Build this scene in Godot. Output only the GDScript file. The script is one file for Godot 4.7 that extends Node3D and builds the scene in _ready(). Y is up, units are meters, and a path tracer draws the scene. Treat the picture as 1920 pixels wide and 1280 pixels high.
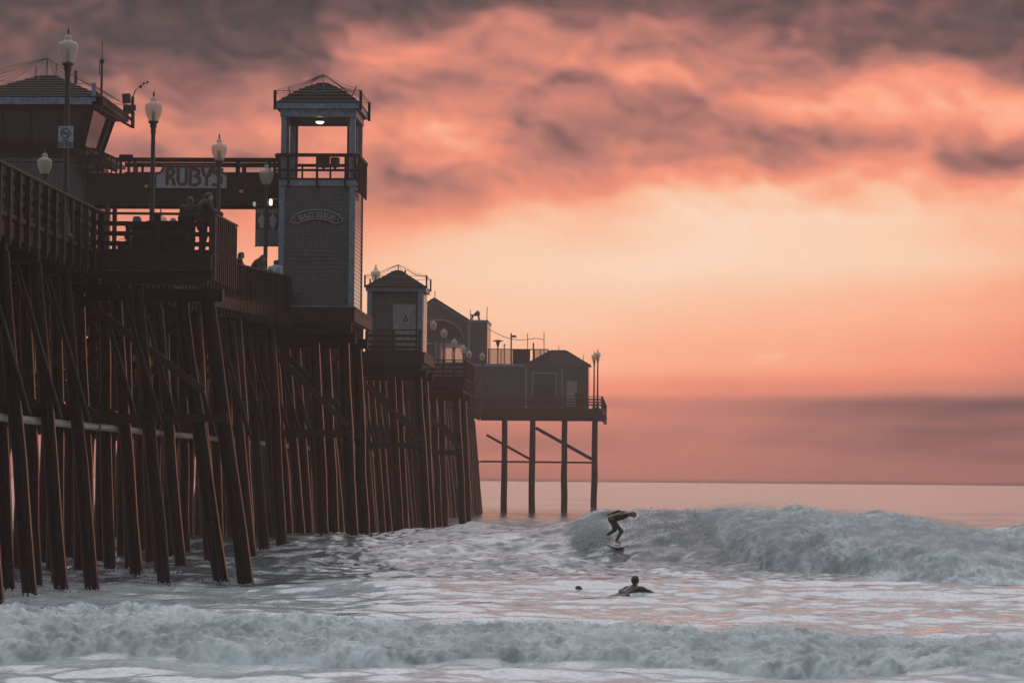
extends Node3D
# A wooden ocean pier at dusk. World: -Z runs out to sea along the pier, +X is to the right of the pier, y = 0 is mean water level.

const DECK := 9.27
const RAIL := 10.37
const EDGE := -15.0

var M := {}
var boxes := {}
var rng := RandomNumberGenerator.new()
var counts := {}

# ------------------------------------------------------------------ helpers
class MB:
	var v := PackedVector3Array()
	var n := PackedVector3Array()
	var i := PackedInt32Array()

	func tri(a: Vector3, b: Vector3, c: Vector3) -> void:
		var m := (c - a).cross(b - a).normalized()
		var k := v.size()
		v.append(a); v.append(b); v.append(c)
		n.append(m); n.append(m); n.append(m)
		i.append(k); i.append(k + 1); i.append(k + 2)

	func quad(a: Vector3, b: Vector3, c: Vector3, d: Vector3) -> void:
		tri(a, b, c)
		tri(a, c, d)

	func box(c: Vector3, s: Vector3, bs := Basis()) -> void:
		var h := s / 2.0
		var p := []
		for q in [Vector3(-1, -1, -1), Vector3(1, -1, -1), Vector3(1, 1, -1), Vector3(-1, 1, -1), Vector3(-1, -1, 1), Vector3(1, -1, 1), Vector3(1, 1, 1), Vector3(-1, 1, 1)]:
			p.append(c + bs * (q * h))
		quad(p[4], p[7], p[6], p[5])
		quad(p[1], p[2], p[3], p[0])
		quad(p[0], p[3], p[7], p[4])
		quad(p[5], p[6], p[2], p[1])
		quad(p[7], p[3], p[2], p[6])
		quad(p[0], p[4], p[5], p[1])

	func ring(c: Vector3, bs: Basis, r: float, seg: int) -> Array:
		var o := []
		for k in seg:
			var a := TAU * k / seg
			o.append(c + bs.x * cos(a) * r + bs.z * sin(a) * r)
		return o

	# smooth tube with given centres and radii
	func sweep(pts: Array, rads: Array, seg := 10, caps := true) -> void:
		var first := v.size()
		for k in pts.size():
			var p: Vector3 = pts[k]
			var t: Vector3 = (pts[mini(k + 1, pts.size() - 1)] - pts[maxi(k - 1, 0)]).normalized()
			var u := t.cross(Vector3.RIGHT if absf(t.x) < 0.8 else Vector3.UP).normalized()
			var w := t.cross(u).normalized()
			var dr := 0.0
			if k > 0 and k < pts.size() - 1:
				dr = (rads[k + 1] - rads[k - 1]) / maxf(0.0001, (pts[k + 1] - pts[k - 1]).length())
			for s in seg:
				var a := TAU * s / seg
				var d := u * cos(a) + w * sin(a)
				v.append(p + d * rads[k])
				n.append((d - t * dr).normalized())
		for k in pts.size() - 1:
			for s in seg:
				var a := first + k * seg + s
				var b := first + k * seg + (s + 1) % seg
				var c := b + seg
				var d := a + seg
				i.append_array([a, c, b, a, d, c])
		if caps:
			for e in [0, pts.size() - 1]:
				var c0 := v.size()
				var t: Vector3 = (pts[1] - pts[0]).normalized() * (-1.0 if e == 0 else 1.0)
				if e > 0:
					t = (pts[e] - pts[e - 1]).normalized()
				v.append(pts[e]); n.append(t)
				for s in seg:
					v.append(v[first + e * seg + s]); n.append(t)
				for s in seg:
					if e == 0:
						i.append_array([c0, c0 + 1 + s, c0 + 1 + (s + 1) % seg])
					else:
						i.append_array([c0, c0 + 1 + (s + 1) % seg, c0 + 1 + s])

	func tube(a: Vector3, b: Vector3, ra: float, rb: float, seg := 10) -> void:
		sweep([a, b], [ra, rb], seg)

	func lathe(prof: Array, seg := 20, at := Vector3.ZERO) -> void:
		var first := v.size()
		for k in prof.size():
			var a: Vector2 = prof[maxi(k - 1, 0)]
			var b: Vector2 = prof[mini(k + 1, prof.size() - 1)]
			var t := (b - a).normalized()
			for s in seg + 1:
				var g := TAU * s / seg
				v.append(at + Vector3(cos(g) * prof[k].x, prof[k].y, sin(g) * prof[k].x))
				n.append(Vector3(cos(g) * t.y, -t.x, sin(g) * t.y))
		var w := seg + 1
		for k in prof.size() - 1:
			for s in seg:
				var a := first + k * w + s
				i.append_array([a, a + 1, a + 1 + w, a, a + 1 + w, a + w])

	# polygon in the xy plane from z0 (back) to z1 (front)
	func prism(pts: PackedVector2Array, z0: float, z1: float) -> void:
		var p := pts.duplicate()
		if Geometry2D.is_polygon_clockwise(p):
			p.reverse()
		var t := Geometry2D.triangulate_polygon(p)
		for k in range(0, t.size(), 3):
			var a := p[t[k]]; var b := p[t[k + 1]]; var c := p[t[k + 2]]
			if (b - a).cross(c - a) > 0:
				var q := b
				b = c
				c = q
			tri(Vector3(a.x, a.y, z1), Vector3(b.x, b.y, z1), Vector3(c.x, c.y, z1))
			tri(Vector3(a.x, a.y, z0), Vector3(c.x, c.y, z0), Vector3(b.x, b.y, z0))
		for k in p.size():
			var a := p[k]
			var b := p[(k + 1) % p.size()]
			quad(Vector3(a.x, a.y, z1), Vector3(b.x, b.y, z1), Vector3(b.x, b.y, z0), Vector3(a.x, a.y, z0))

	func mesh() -> ArrayMesh:
		var a := []
		a.resize(Mesh.ARRAY_MAX)
		a[Mesh.ARRAY_VERTEX] = v
		a[Mesh.ARRAY_NORMAL] = n
		a[Mesh.ARRAY_INDEX] = i
		var m := ArrayMesh.new()
		m.add_surface_from_arrays(Mesh.PRIMITIVE_TRIANGLES, a)
		return m


func numbered(called: String) -> String:
	counts[called] = counts.get(called, -1) + 1
	return called if counts[called] == 0 else "%s_%03d" % [called, counts[called]]


func thing(called: String, label: String, category: String, at := Vector3.ZERO, turn := 0.0, group := "") -> Node3D:
	var o := Node3D.new()
	o.name = numbered(called)
	add_child(o)
	o.position = at
	o.rotation.y = turn
	tag(o, label, category, group)
	return o


func tag(o: Node, label: String, category: String, group := "", kind := "") -> void:
	if label: o.set_meta("label", label)
	if category: o.set_meta("category", category)
	if group: o.set_meta("group", group)
	if kind: o.set_meta("kind", kind)


func part(parent: Node3D, called: String, m: Mesh, mat: Material, at := Vector3.ZERO, bs := Basis()) -> MeshInstance3D:
	var o := MeshInstance3D.new()
	o.name = called if parent != self else numbered(called)
	o.mesh = m
	o.material_override = mat
	o.transform = Transform3D(bs, at)
	parent.add_child(o, true)
	return o


func bx(parent: Node3D, called: String, c: Vector3, s: Vector3, mat: Material, bs := Basis()) -> MeshInstance3D:
	var key := s.snapped(Vector3.ONE * 0.001)
	if not boxes.has(key):
		var b := MB.new()
		b.box(Vector3.ZERO, s)
		boxes[key] = b.mesh()
	return part(parent, called, boxes[key], mat, c, bs)


# a box with its long side from a to b
func beam(parent: Node3D, called: String, a: Vector3, b: Vector3, w: float, h: float, mat: Material) -> MeshInstance3D:
	var t := (b - a).normalized()
	var x := Vector3.UP.cross(t)
	x = Vector3.RIGHT if x.length() < 0.01 else x.normalized()
	return bx(parent, called, (a + b) / 2.0, Vector3(w, h, snappedf((b - a).length(), 0.001)), mat, Basis(x, t.cross(x).normalized(), t))


func rod(parent: Node3D, called: String, a: Vector3, b: Vector3, r: float, mat: Material, r2 := -1.0, seg := 8) -> MeshInstance3D:
	var m := MB.new()
	m.tube(Vector3.ZERO, b - a, r, r if r2 < 0 else r2, seg)
	return part(parent, called, m.mesh(), mat, a)


func node(parent: Node3D, called: String) -> Node3D:
	var o := Node3D.new()
	o.name = called
	parent.add_child(o, true)
	return o


func lin(r: float, g: float, b: float) -> Color:
	return Color(r, g, b).linear_to_srgb()


func noise_tex(freq: float, octaves: int, sd: int, ramp: Array, size := 512, normal := 0.0, kind := FastNoiseLite.TYPE_SIMPLEX_SMOOTH) -> NoiseTexture2D:
	var f := FastNoiseLite.new()
	f.noise_type = kind
	f.seed = sd
	f.frequency = freq
	f.fractal_octaves = octaves
	var t := NoiseTexture2D.new()
	t.width = size
	t.height = size
	t.seamless = true
	t.noise = f
	if normal > 0:
		t.as_normal_map = true
		t.bump_strength = normal
	elif ramp.size():
		var g := Gradient.new()
		g.offsets = PackedFloat32Array(range(ramp.size()).map(func(k): return k / (ramp.size() - 1.0)))
		g.colors = PackedColorArray(ramp)
		t.color_ramp = g
	return t


func mat(called: String, c: Color, rough: float, tex: Texture2D = null, scale := Vector3.ONE, bump: Texture2D = null, bump_cm := 0.0, metal := 0.0) -> StandardMaterial3D:
	var m := StandardMaterial3D.new()
	m.resource_name = called
	m.albedo_color = c
	m.roughness = rough
	m.metallic = metal
	if tex or bump:
		m.uv1_triplanar = true
		m.uv1_world_triplanar = true
		m.uv1_scale = scale
	if tex:
		m.albedo_texture = tex
	if bump:
		m.heightmap_enabled = true
		m.heightmap_texture = bump
		m.heightmap_scale = bump_cm
	M[called] = m
	return m


# ------------------------------------------------------------------ sky
const PALETTE := [[44, 41, 45], [64, 58, 62], [95, 76, 77], [130, 91, 88], [170, 112, 104], [200, 127, 112], [228, 138, 114], [247, 152, 124], [254, 176, 142], [254, 200, 165], [254, 217, 190]]
# glow of the western sky, a row every half degree or so upwards from the bottom row (horizon), a column every 1.4 degrees
const GLOW := [
	[0.5, 0.5, 0.4, 0.4, 0.3, 0.5, 0.6, 0.7, 0.9, 1.1, 1.3, 1.4, 1.1, 0.9, 0.9, 0.4, 0.2],
	[0.9, 0.9, 0.5, 0.3, 0.5, 0.7, 1.7, 2.8, 3.8, 2.4, 3.6, 2.4, 1.8, 1.8, 1.7, 1.2, 0.5],
	[1.2, 1.0, 0.6, 0.4, 0.7, 1.5, 4.9, 4.5, 3.8, 5.2, 2.8, 3.4, 3.1, 1.7, 1.6, 1.4, 1.3],
	[1.6, 1.3, 2.3, 1.4, 2.2, 2.0, 3.9, 2.8, 4.1, 2.1, 5.8, 4.5, 3.3, 4.1, 5.0, 4.6, 1.8],
	[2.0, 2.0, 3.5, 2.7, 3.6, 3.5, 2.6, 4.6, 3.1, 3.7, 2.5, 3.0, 5.6, 6.5, 6.3, 6.4, 6.0],
	[3.0, 3.6, 4.8, 4.1, 4.8, 5.0, 5.2, 6.3, 3.1, 2.7, 3.2, 3.3, 3.3, 2.8, 4.5, 4.7, 6.6],
	[3.2, 3.0, 2.6, 4.0, 2.6, 4.5, 3.1, 5.7, 4.0, 3.3, 4.5, 3.8, 2.8, 4.3, 5.1, 2.8, 2.2],
	[4.0, 4.0, 4.0, 4.2, 4.2, 4.5, 2.6, 3.6, 4.7, 5.0, 6.1, 6.9, 7.4, 6.6, 6.3, 5.7, 6.5],
	[5.0, 5.0, 5.2, 5.3, 5.6, 5.8, 4.9, 6.0, 7.4, 7.3, 8.0, 8.5, 8.6, 8.4, 8.2, 7.5, 7.3],
	[5.3, 5.4, 5.6, 5.9, 6.2, 6.5, 7.0, 7.9, 8.3, 8.0, 8.3, 8.9, 8.8, 8.6, 8.3, 7.7, 7.4],
	[6.0, 6.1, 6.3, 6.6, 6.9, 7.2, 7.8, 8.3, 8.5, 8.7, 8.9, 8.9, 8.7, 8.6, 8.4, 8.1, 7.5],
	[6.4, 6.5, 6.7, 6.9, 7.2, 7.5, 8.0, 8.2, 8.3, 8.3, 8.3, 8.0, 7.9, 7.7, 7.5, 7.2, 6.7],
	[6.6, 6.7, 6.8, 7.0, 7.2, 7.5, 7.9, 8.0, 8.0, 8.0, 7.7, 7.6, 7.4, 7.3, 7.0, 6.8, 6.3],
	[6.5, 6.5, 6.6, 6.7, 6.9, 7.1, 7.3, 7.5, 7.5, 7.5, 7.2, 7.0, 6.9, 6.7, 6.4, 6.2, 5.7],
	[6.0, 6.0, 6.1, 6.2, 6.4, 6.5, 6.7, 6.9, 6.9, 6.9, 6.6, 6.4, 6.3, 6.1, 5.8, 5.5, 4.9],
	[4.6, 4.6, 4.6, 4.6, 4.7, 4.7, 4.7, 4.7, 4.6, 4.5, 4.2, 3.5, 3.4, 3.2, 3.0, 2.8, 2.4],
	[4.0, 4.0, 4.0, 4.0, 4.1, 4.1, 4.1, 4.2, 4.2, 4.1, 3.9, 3.4, 3.1, 3.0, 2.8, 2.7, 2.3],
	[3.6, 3.6, 3.6, 3.6, 3.6, 3.7, 3.7, 3.7, 3.7, 3.7, 3.6, 3.4, 3.3, 3.2, 3.0, 2.8, 2.6],
	[3.3, 3.3, 3.3, 3.3, 3.3, 3.4, 3.4, 3.4, 3.4, 3.5, 3.5, 3.4, 3.3, 3.1, 3.0, 2.9, 2.7],
]
const ABOVE := [[0.0, 3.2], [1.6, 3.7], [1.85, 4.0], [2.1, 6.0], [3.2, 7.0], [5.0, 7.6], [5.8, 5.8], [7.0, 3.6], [8.5, 3.0], [10.3, 1.0], [14.0, 0.3], [90.0, 0.3]]
var pal := PackedVector3Array()
var nz_a := FastNoiseLite.new()
var nz_b := FastNoiseLite.new()
var nz_w := FastNoiseLite.new()


func cub(a: float, b: float, c: float, d: float, t: float) -> float:
	return b + 0.5 * t * (c - a + t * (2.0 * a - 5.0 * b + 4.0 * c - d + t * (3.0 * (b - c) + d - a)))


func glow_at(x: float, y: float) -> float:
	# x in columns, y in rows
	x = clampf(x, 0.0, 16.0)
	y = clampf(y, 0.0, 18.0)
	var c := int(minf(x, 15.0))
	var r := int(minf(y, 17.0))
	var o := [0.0, 0.0, 0.0, 0.0]
	for k in 4:
		var row: Array = GLOW[clampi(r - 1 + k, 0, 18)]
		o[k] = cub(row[maxi(c - 1, 0)], row[c], row[c + 1], row[mini(c + 2, 16)], x - c)
	return cub(o[0], o[1], o[2], o[3], y - r)


func pal_at(v: float) -> Vector3:
	v = clampf(v + 1.0, 0.0, 9.999)
	var k := int(v)
	return pal[k].lerp(pal[k + 1], v - k)


# linear colour of the sky at an azimuth (degrees right of the pier's axis) and a height (degrees)
func sky_at(az: float, el: float) -> Vector3:
	var x := 1195.0 + 87.27 * az
	var y := 900.0 + 0.0087 * (x - 960.0) - 87.27 * el
	var cloudy := smoothstep(470.0, 330.0, y)
	var wx := x + nz_a.get_noise_2d(x, y * 1.3) * (26.0 + 40.0 * cloudy)
	var wy := y + nz_a.get_noise_2d(x * 0.7 + 900.0, y * 1.2) * (4.0 + 26.0 * cloudy)
	var bank := smoothstep(731.0, 757.0, y + nz_a.get_noise_2d(x * 0.25, 77.0) * 12.0)
	var v_above := glow_at(wx / 120.0, minf(wy, 720.0) / 50.0)
	var v_bank := glow_at(wx / 120.0, maxf(wy, 750.0) / 50.0)
	var v := lerpf(v_above, v_bank - 0.15, bank)
	var fine := 0.6 * nz_b.get_noise_2d(wx * 0.8 + 0.5 * wy, wy * 1.5 - 0.25 * wx) + 0.55 * nz_b.get_noise_2d(wx * 0.55 + 300.0, wy * 2.3 - 0.45 * wx)
	v += fine * (0.12 + 1.35 * cloudy * smoothstep(-400.0, 60.0, y)) + 0.15 * cloudy * smoothstep(40.0, 160.0, y)
	# wisps drawn out along the wind
	v += (absf(nz_w.get_noise_2d(0.5 * wx + 0.9 * wy, 2.2 * wy - 0.7 * wx)) - 0.22) * -1.6 * cloudy * smoothstep(-200.0, 90.0, y)
	v += nz_a.get_noise_2d(x * 0.35, y * 3.4 + 400.0) * (0.10 + 0.95 * bank * smoothstep(900.0, 800.0, y))
	# a small wisp of cirrus
	var cy := (y - 672.0 + 0.16 * (x - 1430.0)) / 5.5
	v += 0.75 * exp(-cy * cy) * smoothstep(1370.0, 1450.0, x) * smoothstep(1480.0, 1462.0, x)
	# beyond the west: the same bands go on round the sky and fade towards the dusk in the east
	var off := maxf(0.0, maxf(-x, x - 1920.0)) / 87.27
	var up := maxf(0.0, el - 10.3)
	var w := smoothstep(0.0, 6.0, off) 
	var h := smoothstep(0.0, 5.0, up)
	if w > 0.0 or h > 0.0:
		var g := 0.6
		for k in ABOVE.size() - 1:
			if el <= ABOVE[k + 1][0]:
				g = lerpf(ABOVE[k][1], ABOVE[k + 1][1], clampf((el - ABOVE[k][0]) / (ABOVE[k + 1][0] - ABOVE[k][0]), 0.0, 1.0))
				break
		g += nz_a.get_noise_2d(x * 0.7, y * 1.4) * (0.3 + 1.6 * cloudy * smoothstep(16.0, 9.0, el))
		v = lerpf(v, g, maxf(w, h))
	var c := pal_at(v)
	var round := absf(wrapf(az - 3.0, -180.0, 180.0))
	var east := smoothstep(16.0, 95.0, round)
	var dusk := Vector3(0.075, 0.09, 0.105).lerp(Vector3(0.26, 0.31, 0.34), smoothstep(14.0, 45.0, el))
	dusk *= 1.0 + 0.22 * nz_a.get_noise_2d(x * 0.12, y * 0.3)
	c = c.lerp(dusk, east)
	var over := Vector3(0.92, 0.86, 0.92).lerp(Vector3(0.68, 0.75, 0.8), smoothstep(30.0, 80.0, el))  # high sky out of view, brightened to light the sea and foam
	var top := over.lerp(Vector3(0.37, 0.44, 0.48), smoothstep(40.0, 120.0, round) * smoothstep(88.0, 50.0, el)) * (1.0 + 0.22 * nz_a.get_noise_2d(x * 0.12, y * 0.3))
	var side := smoothstep(40.0, 75.0, round)
	return c.lerp(top, smoothstep(lerpf(11.2, 17.0, side), lerpf(23.0, 33.0, side), el))


func enc(f: float) -> int:
	f = clampf(f, 0.0, 1.0)
	return int(round(255.0 * (12.92 * f if f <= 0.0031308 else 1.055 * pow(f, 1.0 / 2.4) - 0.055)))


func sky_patch(w: int, h: int, az0: float, az1: float, el1: float, el0: float) -> Image:
	var d := PackedByteArray()
	d.resize(w * h * 3)
	var at := 0
	for r in h:
		var el := lerpf(el1, el0, (r + 0.5) / h)
		for c in w:
			var k := sky_at(wrapf(lerpf(az0, az1, (c + 0.5) / w), -180.0, 180.0), maxf(el, -0.3))
			d[at] = enc(k.x); d[at + 1] = enc(k.y); d[at + 2] = enc(k.z)
			at += 3
	return Image.create_from_data(w, h, false, Image.FORMAT_RGB8, d)


func make_sky() -> ImageTexture:
	for p in PALETTE:
		var c := Color(p[0] / 255.0, p[1] / 255.0, p[2] / 255.0).srgb_to_linear()
		pal.append(Vector3(c.r, c.g, c.b))
	nz_a.seed = 11
	nz_a.frequency = 1.0 / 210.0
	nz_a.fractal_octaves = 3
	nz_w.seed = 37
	nz_w.frequency = 1.0 / 150.0
	nz_w.fractal_octaves = 4
	nz_b.seed = 23
	nz_b.frequency = 1.0 / 90.0
	nz_b.fractal_octaves = 5
	nz_b.fractal_gain = 0.6
	var whole := Image.create(1024, 512, false, Image.FORMAT_RGB8)
	whole.fill(lin(0.1, 0.1, 0.1))
	# the left edge of a panorama looks down -Z, out along the pier
	whole.blit_rect(sky_patch(1024, 272, 0.0, 360.0, 90.0, -5.625), Rect2i(0, 0, 1024, 272), Vector2i.ZERO)
	whole.resize(4096, 2048, Image.INTERPOLATE_CUBIC)
	# the west again, at full detail
	var r0 := 820
	var r1 := 1034
	for c0 in [0, 3840]:
		var west := sky_patch(256, r1 - r0, c0 / 4096.0 * 360.0, (c0 + 256) / 4096.0 * 360.0, 90.0 - r0 / 2048.0 * 180.0, 90.0 - r1 / 2048.0 * 180.0)
		whole.blit_rect(west, Rect2i(0, 0, 256, r1 - r0), Vector2i(c0, r0))
	return ImageTexture.create_from_image(whole)


func set_the_stage() -> void:
	var cam := Camera3D.new()
	cam.name = "camera"
	cam.position = Vector3(0, 3, 0)
	cam.rotation_degrees = Vector3(2.9767, 2.7132, 0.4985)
	cam.fov = rad_to_deg(2.0 * atan(640.0 / 5000.0))
	cam.near = 0.5
	cam.far = 9000.0
	add_child(cam)
	cam.current = true
	var env := Environment.new()
	env.background_mode = Environment.BG_SKY
	env.sky = Sky.new()
	var sm := PanoramaSkyMaterial.new()
	sm.panorama = make_sky()
	env.sky.sky_material = sm
	env.tonemap_mode = Environment.TONE_MAPPER_LINEAR
	env.tonemap_exposure = 1.0
	env.background_energy_multiplier = 1.16
	env.volumetric_fog_enabled = true
	env.volumetric_fog_density = 0.0
	env.sdfgi_enabled = true
	env.ssao_enabled = true
	env.ssil_enabled = true
	var we := WorldEnvironment.new()
	we.name = "world"
	we.environment = env
	add_child(we)
	var sun := DirectionalLight3D.new()
	sun.name = "sun"
	sun.light_color = Color(1.0, 0.66, 0.5)
	sun.light_energy = 0.045
	sun.light_angular_distance = 10.0
	sun.shadow_enabled = true
	sun.rotation_degrees = Vector3(-2.5, 180.0 - 45.0, 0)
	add_child(sun)


func materials() -> void:
	var grain := noise_tex(0.02, 5, 3, [Color(0.55, 0.55, 0.55), Color(1, 1, 1)])
	var blotch := noise_tex(0.012, 4, 5, [Color(0.7, 0.7, 0.7), Color(1, 1, 1)])
	var rough := noise_tex(0.03, 4, 8, [])
	var pl := mat("pile", lin(0.0085, 0.0078, 0.0072), 0.42, grain, Vector3(1.3, 0.12, 1.3))
	pl.clearcoat_enabled = true
	pl.clearcoat = 0.55
	pl.metallic_specular = 0.15
	pl.clearcoat_roughness = 0.08
	mat("timber", lin(0.035, 0.029, 0.026), 0.5, grain, Vector3(0.8, 0.8, 0.8), rough, 1.0)
	mat("timber_pale", lin(0.06, 0.05, 0.043), 0.5, grain, Vector3(0.8, 0.8, 0.8), rough, 1.0)
	mat("timber_red", lin(0.036, 0.025, 0.022), 0.5, grain, Vector3(0.7, 0.7, 0.7), rough, 1.0)
	for q in ["timber", "timber_pale", "timber_red"]:
		M[q].metallic_specular = 0.3
	mat("siding", lin(0.085, 0.093, 0.101), 0.1, grain, Vector3(1.1, 0.12, 1.1))
	mat("siding_far", lin(0.085, 0.093, 0.101), 0.2, grain, Vector3(0.8, 0.1, 0.8))
	mat("trim", lin(0.22, 0.29, 0.36), 0.36, blotch, Vector3(0.6, 0.6, 0.6))
	mat("roof", lin(0.016, 0.011, 0.01), 0.9, grain, Vector3(1, 1, 1), rough, 1.0)
	mat("door", lin(0.36, 0.35, 0.345), 0.45, blotch, Vector3(0.5, 0.5, 0.5))
	mat("iron", lin(0.03, 0.029, 0.028), 0.45)
	mat("steel", lin(0.12, 0.12, 0.12), 0.5)
	mat("pipe", lin(0.62, 0.58, 0.54), 0.25, blotch, Vector3(0.6, 0.6, 0.6))
	mat("net", lin(0.1, 0.085, 0.075), 0.7)
	mat("sign_white", lin(0.4, 0.45, 0.5), 0.5, blotch, Vector3(1.5, 1.5, 1.5))
	mat("sign_red", lin(0.09, 0.022, 0.021), 0.5)
	mat("sign_grey", lin(0.3, 0.31, 0.32), 0.5)
	mat("ink", lin(0.03, 0.03, 0.032), 0.6)
	mat("cloth", lin(0.13, 0.15, 0.17), 0.9)
	mat("skin", lin(0.35, 0.22, 0.16), 0.6)
	mat("hair", lin(0.02, 0.015, 0.012), 0.6)
	mat("dark_coat", lin(0.02, 0.02, 0.021), 0.85)
	mat("brown_coat", lin(0.045, 0.035, 0.03), 0.85)
	mat("grey_coat", lin(0.3, 0.33, 0.35), 0.85)
	mat("jeans", lin(0.03, 0.035, 0.045), 0.9)
	mat("cap", lin(0.25, 0.27, 0.3), 0.8)
	mat("wetsuit", lin(0.025, 0.022, 0.021), 0.4)
	mat("board", lin(0.32, 0.28, 0.25), 0.25)
	var g := mat("globe", Color(lin(0.6, 0.49, 0.39), 0.55), 0.3)
	g.transparency = BaseMaterial3D.TRANSPARENCY_ALPHA
	var pane := mat("pane", Color(0.05, 0.06, 0.07, 0.35), 0.05)
	pane.transparency = BaseMaterial3D.TRANSPARENCY_ALPHA
	mat("glass_dark", lin(0.03, 0.03, 0.032), 0.06)
	var b := mat("bulb", lin(0.9, 0.85, 0.75), 0.4)
	b.emission_enabled = true
	b.emission = Color(1.0, 0.93, 0.82)
	b.emission_energy_multiplier = 1.6
	var b2 := mat("bulb_dim", lin(0.5, 0.6, 0.5), 0.4)
	b2.emission_enabled = true
	b2.emission = Color(0.75, 0.85, 0.7)
	b2.emission_energy_multiplier = 0.35
	var wn := noise_tex(0.012, 5, 31, [], 512, 6.0)
	var wt := noise_tex(0.02, 5, 51, [Color(0.66, 0.66, 0.66), Color(0.95, 0.95, 0.95), Color(1, 1, 1)], 1024, 0.0)
	for q in [["water", 0.16, 0.32, 0.2], ["open_water", 0.27, 0.45, 1.0]]:
		var w := mat(q[0], Color.WHITE, q[1], wt, Vector3(0.28, 0.6, 0.62))
		w.vertex_color_use_as_albedo = true
		w.normal_enabled = true
		w.normal_texture = wn
		w.normal_scale = q[2]
		w.clearcoat_enabled = true
		w.clearcoat = q[3]
		w.clearcoat_roughness = 0.12 if q[0] == "water" else 0.24
	var f := mat("foam", Color.WHITE, 0.9)
	f.vertex_color_use_as_albedo = true
	mat("drop", lin(0.7, 0.72, 0.73), 0.6)
	mat("sand", lin(0.2, 0.16, 0.12), 0.8, blotch, Vector3(0.2, 0.2, 0.2))


# ------------------------------------------------------------------ pier
# right edge of the deck at a distance z down the pier
func edge_at(z: float) -> float:
	if z < -73.5 and z > -77.4:
		return -11.85
	if z < -85.0 and z > -97.0:
		return lerpf(EDGE, -12.7, (-85.0 - z) / 12.0)
	if z <= -97.0 and z > -103.5:
		return -10.35
	if z <= -103.5 and z > -130.8:
		return -13.6
	if z <= -130.8 and z > -137.0:
		return -10.5
	if z <= -137.0 and z > -163.5:
		return -13.8
	if z <= -163.5 and z > -172.0:
		return -10.6
	if z <= -172.0 and z > -245.0:
		return -14.6
	if z <= -245.0:
		return -3.2
	return EDGE


func railing(parent: Node3D, a: Vector3, b: Vector3, gap: float, rails: Array, post := 0.14, below := 0.78, wood := "timber") -> void:
	var r := node(parent, "railing")
	var n := maxi(1, roundi((b - a).length() / gap))
	var t := (b - a).normalized()
	for k in n + 1:
		var p := a.lerp(b, k / float(n))
		var lo := DECK - below if below > 0 else p.y - 1.1 + 0.02
		var top := p.y - 0.05 + 0.02 * sin(k * 7.3)
		bx(r, "post", Vector3(p.x, (top + lo) / 2.0, p.z), Vector3(post, snappedf(top - lo, 0.01), post * 0.9), M[["timber", "timber_pale", "timber_red"][(k * 7 + n) % 3]])
	var side := Vector3(t.z, 0, -t.x) * (post * 0.5 + 0.028)
	for y in rails:
		var dy := Vector3(0, y - a.y, 0)
		if y >= a.y - 0.03:
			beam(r, "handrail", a + dy + Vector3(0, -0.025, 0), b + dy + Vector3(0, -0.025, 0), 0.2, 0.055, M.timber_pale)
		else:
			beam(r, "rail", a + dy + side, b + dy + side, 0.05, 0.13, M[wood])


var pile_feet := []

func pile(p: Node3D, top: Vector3, foot: Vector3, r: float) -> void:
	if foot.z > -112.0 and foot.z < -50.0:
		pile_feet.append([top.lerp(foot, top.y / (top.y - foot.y)), r])
	var m := MB.new()
	var pts := []
	var rad := []
	var n := 6
	for k in n + 1:
		var t := k / float(n)
		var q := top.lerp(foot, t)
		if k > 0 and k < n:
			q += Vector3(rng.randf_range(-0.035, 0.035), 0, rng.randf_range(-0.03, 0.03))
		pts.append(q)
		rad.append(r * (0.9 + 0.14 * t) * rng.randf_range(0.96, 1.05))
	m.sweep(pts, rad, 12)
	part(p, "pile", m.mesh(), M.pile)


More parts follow.
